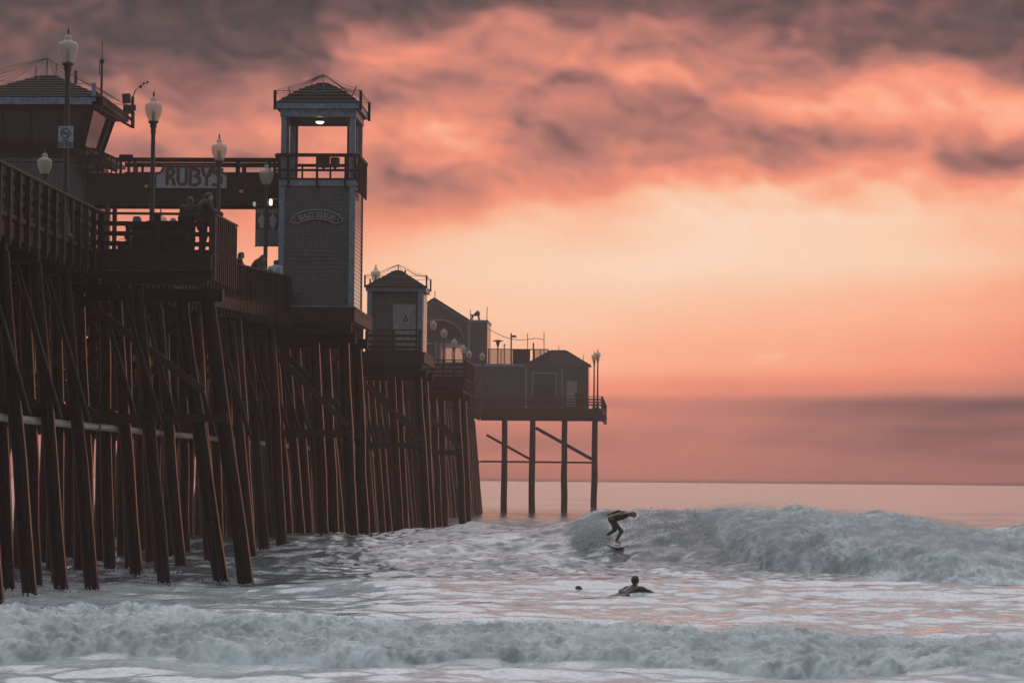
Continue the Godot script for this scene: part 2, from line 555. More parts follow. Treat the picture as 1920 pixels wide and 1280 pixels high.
func make_pier() -> void:
	var p := thing("wooden_pier", "long dark timber pier on leaning piles running out to sea", "pier")
	rng.seed = 5
	# deck: slabs of planking
	bx(p, "deck", Vector3(-18.4, DECK - 0.06, -150), Vector3(6.8, 0.12, 216), M.timber)
	var widen := [[-73.45, -77.4, -11.85], [-97.0, -103.5, -10.35], [-103.5, -130.8, -13.6], [-130.8, -137.0, -10.5], [-137.0, -163.5, -13.8], [-163.5, -172.0, -10.6], [-172.0, -245.0, -14.6]]
	for w in widen:
		bx(p, "deck", Vector3((w[2] + EDGE) / 2.0, DECK - 0.06, (w[0] + w[1]) / 2.0), Vector3(snappedf(w[2] - EDGE, 0.01), 0.12, snappedf(w[0] - w[1], 0.01)), M.timber)
		# edge beams of the widening, a step lower at its seaward and landward ends
		beam(p, "edge_beam", Vector3(w[2] - 0.1, DECK - 0.32, w[0] - 0.02), Vector3(w[2] - 0.1, DECK - 0.32, w[1] + 0.02), 0.16, 0.4, M.timber)
		if w[2] > -13.0:
			beam(p, "edge_beam", Vector3(EDGE + 0.1, DECK - 0.325, w[0] + 0.07), Vector3(w[2] - 0.02, DECK - 0.325, w[0] + 0.07), 0.14, 0.41, M.timber)
			beam(p, "edge_beam", Vector3(EDGE + 0.1, DECK - 0.72, w[0] - 0.25), Vector3(w[2] - 0.15, DECK - 0.72, w[0] - 0.25), 0.3, 0.36, M.timber_red)
	var tri := MB.new()
	tri.quad(Vector3(EDGE - 0.05, DECK - 0.002, -85), Vector3(EDGE - 0.05, DECK - 0.002, -97), Vector3(-12.7, DECK - 0.002, -97), Vector3(EDGE, DECK - 0.002, -85))
	tri.quad(Vector3(EDGE, DECK - 0.118, -85), Vector3(-12.7, DECK - 0.118, -97), Vector3(EDGE - 0.05, DECK - 0.118, -97), Vector3(EDGE - 0.05, DECK - 0.118, -85))
	tri.quad(Vector3(EDGE, DECK - 0.002, -85), Vector3(-12.7, DECK - 0.002, -97), Vector3(-12.7, DECK - 0.118, -97), Vector3(EDGE, DECK - 0.118, -85))
	part(p, "deck", tri.mesh(), M.timber)
	beam(p, "edge_beam", Vector3(EDGE + 0.02, DECK - 0.33, -85.1), Vector3(-12.78, DECK - 0.33, -96.9), 0.15, 0.4, M.timber)
	# stringers along the pier
	for x in [-15.25, -16.4, -17.6, -18.8, -20.0, -21.4]:
		beam(p, "stringer", Vector3(x, DECK - 0.33, -43), Vector3(x, DECK - 0.33, -257), 0.16, 0.4, M.timber)
	# bents: a cap beam on a row of piles
	var z := -46.0
	while z > -245.0:
		var e := edge_at(z)
		var jog := rng.randf_range(-0.15, 0.15)
		beam(p, "cap_beam", Vector3(-21.9, DECK - 0.7, z), Vector3(minf(e, -14.4) - 0.25 if e < -13.0 else EDGE - 0.1, DECK - 0.7, z), 0.32, 0.34, M.timber_red)
		var inner := minf(e, -13.7)
		pile(p, Vector3(inner - 0.35, DECK - 0.86, z), Vector3(inner + 0.55 + rng.randf_range(-0.1, 0.15), -1.6, z + jog), 0.19)
		pile(p, Vector3(-16.4, DECK - 0.86, z + jog), Vector3(-15.95 + rng.randf_range(-0.15, 0.15), -1.6, z), 0.19)
		pile(p, Vector3(-17.9, DECK - 0.86, z), Vector3(-17.75 + rng.randf_range(-0.1, 0.1), -1.6, z - jog), 0.2)
		pile(p, Vector3(-19.6, DECK - 0.86, z - jog), Vector3(-19.7 + rng.randf_range(-0.1, 0.1), -1.6, z), 0.21)
		pile(p, Vector3(-21.5, DECK - 0.86, z), Vector3(-22.4, -1.6, z + jog), 0.22)
		# raking strut from the deck edge to the waling that carries the pipe
		if z > -200.0:
			rod(p, "strut", Vector3(inner - 0.75, DECK - 0.9, z + 0.32), Vector3(inner + 0.42, 4.45, z + 0.3), 0.075, M.pile, 0.085, 8)
		beam(p, "waling", Vector3(-21.9, 4.62, z - 0.3), Vector3(inner + 0.25, 4.62, z - 0.3), 0.1, 0.26, M.timber)
		beam(p, "brace", Vector3(-21.6, DECK - 1.0, z + 0.32), Vector3(-15.7, 4.7, z + 0.32), 0.09, 0.26, M.timber)
		beam(p, "brace", Vector3(-21.6, 4.7, z + 0.43), Vector3(-15.9, DECK - 1.0, z + 0.43), 0.09, 0.26, M.timber)
		z -= 3.5
	# platforms that stand out to the right: two outer piles, a waling and a long diagonal brace each
	for w in [[-75.8, -12.35, -10.86, -13.1, -11.6], [-98.3, -10.9, -10.3, -12.0, -11.4], [-102.6, -10.9, -10.35, -12.1, -11.5], [-131.6, -10.9, -10.2, -12.2, -11.6], [-135.6, -10.9, -10.3, -12.2, -11.7], [-164.4, -11.2, -10.6, -12.6, -12.1], [-170.8, -11.2, -10.7, -12.6, -12.2]]:
		var zz: float = w[0]
		beam(p, "cap_beam", Vector3(-15.6, DECK - 1.06, zz), Vector3(w[1] + 0.45, DECK - 1.06, zz), 0.3, 0.36, M.timber_red)
		pile(p, Vector3(w[1], DECK - 1.2, zz), Vector3(w[2], -1.7, zz + 0.2), 0.23)
		pile(p, Vector3(w[3], DECK - 1.2, zz + 0.05), Vector3(w[4], -1.7, zz), 0.22)
		beam(p, "waling", Vector3(-15.6, 4.66, zz + 0.33), Vector3(lerpf(w[1], w[2], 0.38) + 0.1, 4.7, zz + 0.33), 0.1, 0.24, M.timber)
		var from := Vector3(-15.7, 7.9, zz + 0.42) if zz > -80.0 else Vector3(-13.7, 7.85, zz + 0.42)
		var to := Vector3(-12.35, 5.45, zz + 0.42) if zz > -80.0 else Vector3(lerpf(w[1], w[2], 0.4), 4.95, zz + 0.42)
		beam(p, "brace", from, to, 0.1, 0.22, M.timber_pale)
	for zz in [-88.0, -92.0, -95.5]:
		pile(p, Vector3(edge_at(zz) - 0.3, DECK - 0.7, zz), Vector3(edge_at(zz) + 0.4, -1.7, zz), 0.21)
	# end platform with four straight piles on its landward face and rows behind
	bx(p, "deck", Vector3(-12.4, 9.58, -263.0), Vector3(18.4, 0.14, 34), M.timber)
	bx(p, "edge_beam", Vector3(-8.85, 9.2, -245.95), Vector3(11.3, 0.6, 0.3), M.timber)
	bx(p, "edge_beam", Vector3(-3.36, 9.2, -263.0), Vector3(0.3, 0.6, 33.6), M.timber)
	bx(p, "cap_beam", Vector3(-8.7, 8.7, -246.3), Vector3(11.6, 0.42, 0.5), M.timber_red)
	bx(p, "bumper", Vector3(-3.05, 8.95, -246.1), Vector3(0.34, 0.32, 0.6), M.timber)
	for x in [-12.29, -9.68, -6.73, -3.93]:
		pile(p, Vector3(x, 8.5, -246.3), Vector3(x + rng.randf_range(-0.1, 0.1), -1.8, -246.3), 0.3)
		pile(p, Vector3(x * 1.063, 9.3, -262.0), Vector3(x * 1.063, -1.8, -262.0), 0.2)
	beam(p, "brace", Vector3(-9.4, 7.84, -245.9), Vector3(-4.2, 5.0, -245.9), 0.12, 0.3, M.timber)
	beam(p, "brace", Vector3(-13.95, 7.16, -245.9), Vector3(-9.9, 4.95, -245.9), 0.12, 0.22, M.timber)
	beam(p, "waling", Vector3(-14.5, 4.7, -245.88), Vector3(-3.9, 4.68, -245.88), 0.14, 0.17, M.timber)
	# railings
	var five := [RAIL, RAIL - 0.3, RAIL - 0.58, RAIL - 0.86, RAIL - 1.08]
	railing(p, Vector3(EDGE, RAIL, -55.6), Vector3(EDGE, RAIL, -73.5), 0.98, five)
	railing(p, Vector3(EDGE, RAIL, -73.55), Vector3(-11.9, RAIL, -73.75), 1.55, five, 0.18)
	railing(p, Vector3(-11.9, RAIL, -73.8), Vector3(-11.8, RAIL, -77.2), 0.3, five, 0.12)
	railing(p, Vector3(EDGE, RAIL, -77.5), Vector3(EDGE, RAIL, -85.0), 1.0, five)
	railing(p, Vector3(EDGE, RAIL, -85.1), Vector3(-12.75, RAIL, -96.8), 0.34, five, 0.12)
	railing(p, Vector3(-13.6, RAIL, -103.6), Vector3(-13.6, RAIL, -130.6), 1.1, five)
	railing(p, Vector3(-13.4, RAIL, -131.0), Vector3(-10.75, RAIL, -131.0), 1.3, five)
	railing(p, Vector3(-13.8, RAIL, -137.2), Vector3(-13.8, RAIL, -163.4), 1.2, five)
	railing(p, Vector3(-13.3, RAIL, -163.6), Vector3(-10.65, RAIL, -163.7), 0.6, five)
	railing(p, Vector3(-10.65, RAIL, -163.8), Vector3(-10.65, RAIL, -172.0), 0.8, five)
	railing(p, Vector3(-14.6, RAIL, -172.1), Vector3(-14.6, RAIL, -245.0), 1.6, five)
	railing(p, Vector3(-14.4, 10.78, -246.0), Vector3(-3.3, 10.78, -246.0), 1.8, [10.78, 10.5, 10.25, 10.0], 0.13, -1.0)
	railing(p, Vector3(-3.3, 10.78, -246.1), Vector3(-3.3, 10.78, -279.0), 2.0, [10.78, 10.5, 10.25, 10.0], 0.13, -1.0)
	railing(p, Vector3(-21.6, RAIL, -55.6), Vector3(-21.6, RAIL, -97.0), 2.0, five)
	railing(p, Vector3(-21.6, RAIL, -106.0), Vector3(-21.6, RAIL, -240.0), 3.0, [RAIL, RAIL - 0.55, RAIL - 1.0])
	# steel pipe slung under the deck
	var pipe := thing("water_pipe", "pale pipe slung along the piles under the pier deck", "pipe")
	var pm := MB.new()
	pm.tube(Vector3(-15.28, 4.4, -44), Vector3(-15.28, 4.4, -248), 0.1, 0.1, 14)
	part(pipe, "pipe_run", pm.mesh(), M.pipe)
	for k in 17:
		rod(pipe, "flange", Vector3(-15.28, 4.4, -50.6 - k * 12.0), Vector3(-15.28, 4.4, -50.72 - k * 12.0), 0.14, M.steel, -1.0, 12)


# ------------------------------------------------------------------ lamp posts
var lamp_proto: Node3D

func make_lamps() -> void:
	var spots := [
		[-15.12, -69.4, "tallest acorn-globe lamp post at far left with the no-smoking sign on it"],
		[-14.92, -80.8, "acorn-globe lamp post between the lifeguard station and the red-lettered board"],
		[-14.48, -90.9, "acorn-globe lamp post standing before the right end of the red-lettered board"],
		[-21.5, -95.1, "acorn-globe lamp post on the far side of the pier, below the lifeguard cab"],
		[-13.88, -98.35, "acorn-globe lamp post before the banner, just left of the bait shop tower"],
		[-21.1, -116.4, "lamp post whose finial alone shows above the railing under the footbridge"],
		[-14.5, -146.3, "lamp post whose globe peeps over the left slope of the small hut roof"],
		[-15.0, -194.5, "first and highest of the lamp posts in front of the arched diner window"],
		[-15.0, -205.2, "second lamp post in the row before the arched diner window"],
		[-15.2, -219.7, "third lamp post in the row, before the bright diner pane"],
		[-15.1, -229.9, "fourth lamp post in the row, at the right edge of the diner pane"],
		[-15.2, -239.1, "fifth lamp post in the row, at the corner of the low diner wing"],
		[-14.25, -243.4, "lamp post standing before the low diner wing's pale eaves"],
		[-3.72, -246.9, "taller lamp post at the right-hand corner of the pier end"],
		[-4.12, -251.2, "lower lamp post just behind the one on the pier end corner"],
	]
	for s in spots:
		var e := 0.4 if s[1] < -246.0 else 0.0
		var o: Node3D
		if lamp_proto == null:
			o = thing("lamp_post", s[2], "lamp post", Vector3.ZERO, 0.0, "acorn-globe lamp posts along the pier")
			var b := MB.new()
			b.lathe([Vector2(0, 0), Vector2(0.2, 0), Vector2(0.2, 0.08), Vector2(0.15, 0.14), Vector2(0.13, 0.5), Vector2(0.1, 0.62), Vector2(0.085, 0.7), Vector2(0.065, 4.2), Vector2(0.075, 4.28), Vector2(0.09, 4.33), Vector2(0.07, 4.38), Vector2(0.115, 4.5), Vector2(0.085, 4.53), Vector2(0.16, 4.6), Vector2(0.165, 4.64), Vector2(0, 4.64)], 16)
			part(o, "post", b.mesh(), M.iron)
			var g := MB.new()
			g.lathe([Vector2(0.14, 4.642), Vector2(0.19, 4.74), Vector2(0.24, 4.87), Vector2(0.268, 5.0), Vector2(0.27, 5.09), Vector2(0.25, 5.155), Vector2(0.2, 5.2), Vector2(0.16, 5.215), Vector2(0.115, 5.235), Vector2(0.095, 5.27), Vector2(0.105, 5.31), Vector2(0.1, 5.34), Vector2(0.06, 5.38), Vector2(0.035, 5.4)], 24)
			part(o, "globe", g.mesh(), M.globe)
			var k := MB.new()
			k.lathe([Vector2(0.055, 4.645), Vector2(0.06, 4.9), Vector2(0.05, 4.98), Vector2(0, 5.0)], 10)
			part(o, "lamp_holder", k.mesh(), M.steel)
			var f := MB.new()
			f.lathe([Vector2(0.04, 5.398), Vector2(0.045, 5.42), Vector2(0.018, 5.44), Vector2(0.035, 5.5), Vector2(0.015, 5.54), Vector2(0.0, 5.61)], 10)
			part(o, "finial", f.mesh(), M.iron)
			lamp_proto = o
		else:
			o = lamp_proto.duplicate()
			o.name = numbered("lamp_post")
			add_child(o)
			tag(o, s[2], "lamp post", "acorn-globe lamp posts along the pier")
		o.position = Vector3(s[0], DECK + e * 0.95, s[1])
	# no-smoking plate on the first post
	var ns := thing("no_smoking_sign", "small pale no-smoking sign strapped to the leftmost lamp post", "sign", Vector3(-15.12, 11.93, -69.29))
	bx(ns, "plate", Vector3.ZERO, Vector3(0.4, 0.58, 0.02), M.sign_white)
	var tor := TorusMesh.new()
	tor.inner_radius = 0.105
	tor.outer_radius = 0.135
	tor.rings = 24
	tor.ring_segments = 6
	part(ns, "ring", tor, M.ink, Vector3(0, 0.1, 0.012), Basis(Vector3.RIGHT, PI / 2))
	bx(ns, "bar", Vector3(0, 0.1, 0.016), Vector3(0.24, 0.025, 0.008), M.ink, Basis(Vector3(0, 0, 1), -0.78))
	bx(ns, "cigarette", Vector3(0, 0.09, 0.014), Vector3(0.16, 0.03, 0.006), M.ink)
	var lines := ["NO", "SMOKING", "ON PIER"]
	for k in 3:
		word(ns, "lettering", lines[k], 0.07, M.ink, Vector3(0, -0.09 - 0.075 * k, 0.013))


func word(parent: Node3D, called: String, text: String, high: float, m: Material, at: Vector3, font := "Droid Sans", weight := 700, wide := 0.0, bs := Basis()) -> MeshInstance3D:
	var t := TextMesh.new()
	var f := SystemFont.new()
	f.font_names = PackedStringArray([font])
	f.font_weight = weight
	t.font = f
	t.text = text
	t.font_size = 64
	t.depth = 0.012
	t.pixel_size = high / 46.0
	t.curve_step = 2.0
	var o := part(parent, called, t, m, at, bs)
	if wide > 0.0:
		var w := t.get_aabb().size.x
		if w > 0.01:
			o.basis = bs * Basis.from_scale(Vector3(wide / w, 1, 1))
	return o


# ------------------------------------------------------------------ buildings
# overlapping clapboards between two corners on the ground line; outward is to the left of a -> b seen from above, boards rise from y0 to y1
func clapboards(parent: Node3D, a: Vector3, b: Vector3, y0: float, y1: float, step: float, m: Material) -> void:
	var t := (b - a).normalized()
	var out := t.cross(Vector3.UP).normalized()
	var len := (b - a).length()
	var k := MB.new()
	k.prism(PackedVector2Array([Vector2(0, 0), Vector2(0.034, 0), Vector2(0.01, step + 0.012), Vector2(0, step + 0.012)]), -len / 2.0, len / 2.0)
	var me := k.mesh()
	var y := y0
	while y < y1 - step * 0.5:
		part(parent, "clapboard", me, m, (a + b) / 2.0 + Vector3(0, y, 0) - Vector3(0, a.y, 0), Basis(out, Vector3.UP, out.cross(Vector3.UP)))
		y += step


# a hipped roof in stepped courses on a rectangle w x d, its eaves at y = 0
func hip_roof(parent: Node3D, c: Vector3, w: float, d: float, rise: float, courses: int, m: Material, sag := 0.0) -> Node3D:
	var r := node(parent, "roof")
	var short := minf(w, d) / 2.0
	for k in courses:
		var t0 := k / float(courses)
		var t1 := (k + 1) / float(courses) + (0.0 if k == courses - 1 else 0.12 / courses)
		var y0 := rise * (t0 - sag * sin(PI * t0)) + 0.035
		var y1 := rise * (minf(t1, 1.0) - sag * sin(PI * minf(t1, 1.0)))
		var b := MB.new()
		var lo := []
		var hi := []
		for s in [Vector2(-1, 1), Vector2(-1, -1), Vector2(1, -1), Vector2(1, 1)]:
			lo.append(Vector3(s.x * (w / 2.0 - short * t0 + 0.02), y0, s.y * (d / 2.0 - short * t0 + 0.02)))
			hi.append(Vector3(s.x * (w / 2.0 - short * minf(t1, 0.995)), y1, s.y * (d / 2.0 - short * minf(t1, 0.995))))
		for j in 4:
			var n := (j + 1) % 4
			b.quad(lo[j], lo[n], hi[n], hi[j])
			var dn := Vector3(0, -0.05, 0)
			b.quad(lo[j] + dn, lo[n] + dn, lo[n], lo[j])
		part(r, "shingle_course", b.mesh(), m, c)
	return r


func frame_sheet(parent: Node3D, called: String, x0: float, x1: float, y0: float, y1: float, z: float, th: float, m: Material) -> MeshInstance3D:
	return bx(parent, called, Vector3((x0 + x1) / 2.0, (y0 + y1) / 2.0, z), Vector3(snappedf(x1 - x0, 0.001), snappedf(y1 - y0, 0.001), th), m)


# thin lines of bird netting: from a peak to points along the eaves
func netting(parent: Node3D, peak: Vector3, ring: Array, each: int) -> void:
	var b := MB.new()
	for k in ring.size():
		var p: Vector3 = ring[k]
		var q: Vector3 = ring[(k + 1) % ring.size()]
		b.sweep([p, (p + q) / 2.0 - Vector3(0, 0.06, 0), q], [0.011, 0.011, 0.011], 4)
		for j in each:
			var e := p.lerp(q, j / float(each))
			var mid := peak.lerp(e, 0.5) - Vector3(0, 0.05 + 0.04 * ((j * 3 + k) % 3), 0)
			b.sweep([peak, mid, e], [0.008, 0.008, 0.008], 4, false)
	part(parent, "bird_netting", b.mesh(), M.net)


func make_tower() -> void:
	var t := thing("bait_shop_tower", "tall square clapboard tower with open lookout and hipped roof", "tower", Vector3(-11.935, DECK, -99.45))
	var y2 := 4.76     # lookout floor above the deck
	bx(t, "wall", Vector3(0, 2.3, 0), Vector3(2.74, 4.5, 2.74), M.siding)
	var a := 1.372
	clapboards(t, Vector3(-1.2, 0, a), Vector3(1.2, 0, a), 0.12, 4.5, 0.152, M.siding)
	clapboards(t, Vector3(a, 0, 1.3), Vector3(a, 0, -1.3), 0.12, 4.5, 0.152, M.siding)
	clapboards(t, Vector3(-a, 0, -1.3), Vector3(-a, 0, 1.3), 0.12, 4.5, 0.152, M.siding)
	for s in [[-1, 1], [1, 1], [-1, -1], [1, -1]]:
		bx(t, "corner_board", Vector3(s[0] * 1.315, 2.34, s[1] * 1.405), Vector3(0.22, 4.44, 0.07), M.trim)
	frame_sheet(t, "base_board", -1.43, 1.43, 0.0, 0.115, 1.42, 0.1, M.trim)
	bx(t, "base_board", Vector3(1.42, 0.058, -0.05), Vector3(0.06, 0.115, 2.7), M.trim)
	frame_sheet(t, "band_board", -1.43, 1.43, 4.565, 4.79, 1.425, 0.1, M.trim)
	bx(t, "band_board", Vector3(1.42, 4.68, -0.05), Vector3(0.06, 0.22, 2.7), M.trim)
	bx(t, "floor", Vector3(0, y2 + 0.06, 0), Vector3(2.96, 0.06, 3.0), M.timber)
	# lookout posts
	for s in [[-1, 1], [1, 1], [-1, -1], [1, -1]]:
		bx(t, "lookout_post", Vector3(s[0] * 1.29, 5.98, s[1] * 1.25), Vector3(0.19, 2.4, 0.19), M.trim)
		bx(t, "post_lining", Vector3(s[0] * 1.13, 5.98, s[1] * 1.25), Vector3(0.1, 2.38, 0.15), M.siding)
	# balustrade outside the posts: posts reach down over the band board
	var r := node(t, "balustrade")
	for x in [-1.42, -1.06, 0.0, 1.06, 1.42]:
		var lo := 4.5 if absf(x) < 1.3 else 4.86
		bx(r, "baluster", Vector3(x, (lo + 5.7) / 2.0, 1.53), Vector3(0.085, 5.7 - lo, 0.07), M.timber)
	for k in 8:
		bx(r, "baluster", Vector3(1.53, 5.02, 1.4 - k * 0.4), Vector3(0.06, 1.36, 0.06), M.timber)
		if k % 3 == 1:
			bx(r, "baluster", Vector3(-1.3 + k * 0.36, 5.2, -1.53), Vector3(0.07, 0.9, 0.06), M.timber)
	frame_sheet(r, "rail", -1.5, 1.5, 5.64, 5.76, 1.53, 0.14, M.timber)
	frame_sheet(r, "rail", -1.47, 1.47, 5.1, 5.19, 1.49, 0.05, M.timber)
	frame_sheet(r, "rail", -1.5, 1.5, 5.62, 5.73, -1.53, 0.1, M.timber)
	frame_sheet(r, "rail", -1.47, 1.47, 5.1, 5.19, -1.5, 0.05, M.timber)
	for s in [-1, 1]:
		bx(r, "rail", Vector3(s * 1.53, 5.7, 0), Vector3(0.12, 0.11, 2.92), M.timber)
		bx(r, "rail", Vector3(s * 1.49, 5.145, 0), Vector3(0.05, 0.09, 2.9), M.timber)
	# eaves
	bx(t, "eaves_beam", Vector3(0, 7.3, 1.35), Vector3(2.84, 0.28, 0.12), M.trim)
	bx(t, "eaves_beam", Vector3(0, 7.3, -1.35), Vector3(2.84, 0.28, 0.12), M.trim)
	for s in [-1, 1]:
		bx(t, "eaves_beam", Vector3(s * 1.36, 7.3, 0), Vector3(0.12, 0.275, 2.58), M.trim)
	bx(t, "ceiling", Vector3(0, 7.21, 0), Vector3(2.58, 0.05, 2.58), M.timber_red)
	frame_sheet(t, "fascia", -1.55, 1.55, 7.44, 7.71, 1.5, 0.09, M.trim)
	frame_sheet(t, "fascia", -1.55, 1.55, 7.44, 7.71, -1.5, 0.09, M.trim)
	for s in [-1, 1]:
		bx(t, "fascia", Vector3(s * 1.51, 7.575, 0), Vector3(0.09, 0.268, 2.9), M.trim)
		frame_sheet(t, "soffit", s * 1.45 - 0.1, s * 1.45 + 0.05, 7.42, 7.438, 0, 2.9, M.timber)
	hip_roof(t, Vector3(0, 7.66, 0), 3.1, 3.06, 0.98, 8, M.roof, -0.1)
	# net posts at the corners and the net they carry
	var ring := []
	for s in [[-1, 1], [-1, -1], [1, -1], [1, 1]]:
		var q := Vector3(s[0] * 1.6, 7.75, s[1] * 1.56)
		bx(t, "net_post", q, Vector3(0.1, 0.72, 0.08), M.timber)
		ring.append(q + Vector3(0, 0.36, 0))
	rod(t, "net_mast", Vector3(0, 8.6, 0), Vector3(0, 8.95, 0), 0.02, M.iron)
	netting(t, Vector3(0, 8.95, 0), ring, 7)
	rod(t, "net_strut", Vector3(-1.05, 7.9, 1.3), Vector3(-1.12, 8.25, 1.35), 0.02, M.iron)
	rod(t, "net_strut", Vector3(1.2, 7.85, 1.3), Vector3(1.42, 8.3, 1.4), 0.02, M.iron)

	# ceiling lamp, lit
	var l := thing("ceiling_lamp", "lit round ceiling lamp in the lookout of the bait shop tower", "lamp", Vector3(-11.97, DECK + 7.18, -98.9))
	var sh := MB.new()
	sh.lathe([Vector2(0.0, 0.0), Vector2(0.12, 0.0), Vector2(0.17, -0.1), Vector2(0.16, -0.1), Vector2(0.1, -0.01)], 18)
	part(l, "shade", sh.mesh(), M.steel)
	var bu := MB.new()
	bu.lathe([Vector2(0.0, -0.19), Vector2(0.1, -0.175), Vector2(0.16, -0.13), Vector2(0.165, -0.1), Vector2(0.0, -0.095)], 18)
	part(l, "bulb", bu.mesh(), M.bulb)
	var ol := OmniLight3D.new()
	ol.name = "ceiling_lamp_light"
	ol.light_color = Color(1.0, 0.9, 0.75)
	ol.light_energy = 0.06
	ol.light_size = 0.1
	ol.omni_range = 8.0
	ol.shadow_enabled = true
	ol.position = Vector3(0, -0.24, 0)
	l.add_child(ol)
	# loudspeakers on the lookout rail
	var sp := thing("loudspeaker", "larger dark box loudspeaker on the tower lookout's front rail", "speaker", Vector3(-11.72, 14.53, -98.15))
	bx(sp, "cabinet", Vector3(0, 0.24, 0), Vector3(0.42, 0.46, 0.3), M.ink, Basis(Vector3.UP, 0.3))
	bx(sp, "bracket", Vector3(0, -0.02, 0), Vector3(0.1, 0.06, 0.1), M.iron)
	var sp2 := thing("loudspeaker", "smaller dark box loudspeaker at the right on the tower lookout rail", "speaker", Vector3(-11.3, 14.53, -98.2))
	bx(sp2, "cabinet", Vector3(0, 0.2, 0), Vector3(0.26, 0.36, 0.24), M.ink, Basis(Vector3.UP, -0.4))
	bx(sp2, "bracket", Vector3(0, -0.02, 0), Vector3(0.1, 0.06, 0.1), M.iron)

	# BAIT SHOP sign
	var s := thing("bait_shop_sign", "arched sign lettered BAIT SHOP on the tower's front wall", "sign", Vector3(-11.93, 12.95 - 1.78, -98.0))
	var ro := 1.78
	var ri := 1.43
	var outer := PackedVector2Array()
	var edge := []
	var half := 0.5
	for k in 25:
		var g := lerpf(-half, half, k / 24.0)
		outer.append(Vector2(sin(g) * ro, cos(g) * ro))
	for q in [[half + 0.015, 1.72], [half + 0.075, 1.735], [half + 0.115, 1.68], [half + 0.095, 1.62], [half + 0.12, 1.57], [half + 0.085, 1.51], [half + 0.02, 1.5], [half + 0.02, 1.44]]:
		outer.append(Vector2(sin(q[0]) * q[1], cos(q[0]) * q[1]))
	for k in 25:
		var g := lerpf(half, -half, k / 24.0)
		outer.append(Vector2(sin(g) * ri, cos(g) * ri))
	for q in [[half + 0.02, 1.44], [half + 0.02, 1.5], [half + 0.085, 1.51], [half + 0.12, 1.57], [half + 0.095, 1.62], [half + 0.115, 1.68], [half + 0.075, 1.735], [half + 0.015, 1.72]]:
		outer.append(Vector2(-sin(q[0]) * q[1], cos(q[0]) * q[1]))
	var pl := MB.new()
	pl.prism(outer, 0.0, 0.035)
	part(s, "plate", pl.mesh(), M.siding)
	for q in outer:
		edge.append(Vector3(q.x, q.y, 0.04))
	edge.append(edge[0])
	var rim := MB.new()
	var rr := []
	for q in edge:
		rr.append(0.017)
	rim.sweep(edge, rr, 6, false)
	part(s, "rim", rim.mesh(), M.sign_grey)
	var letters := [["B", -0.40], ["A", -0.285], ["I", -0.195], ["T", -0.115], ["S", 0.02], ["H", 0.135], ["O", 0.26], ["P", 0.375]]
	for q in letters:
		var g: float = q[1] + 0.012
		word(s, "letter", q[0], 0.205, M.sign_grey, Vector3(sin(g) * 1.59, cos(g) * 1.59, 0.046), "Droid Serif", 400, 0.0, Basis(Vector3(0, 0, 1), -g))
	for g in [-0.51, 0.51]:
		var dt := MB.new()
		dt.tube(Vector3(0, 0, 0.036), Vector3(0, 0, 0.05), 0.02, 0.02, 8)
		part(s, "stud", dt.mesh(), M.sign_grey, Vector3(sin(g) * 1.6, cos(g) * 1.6, 0))


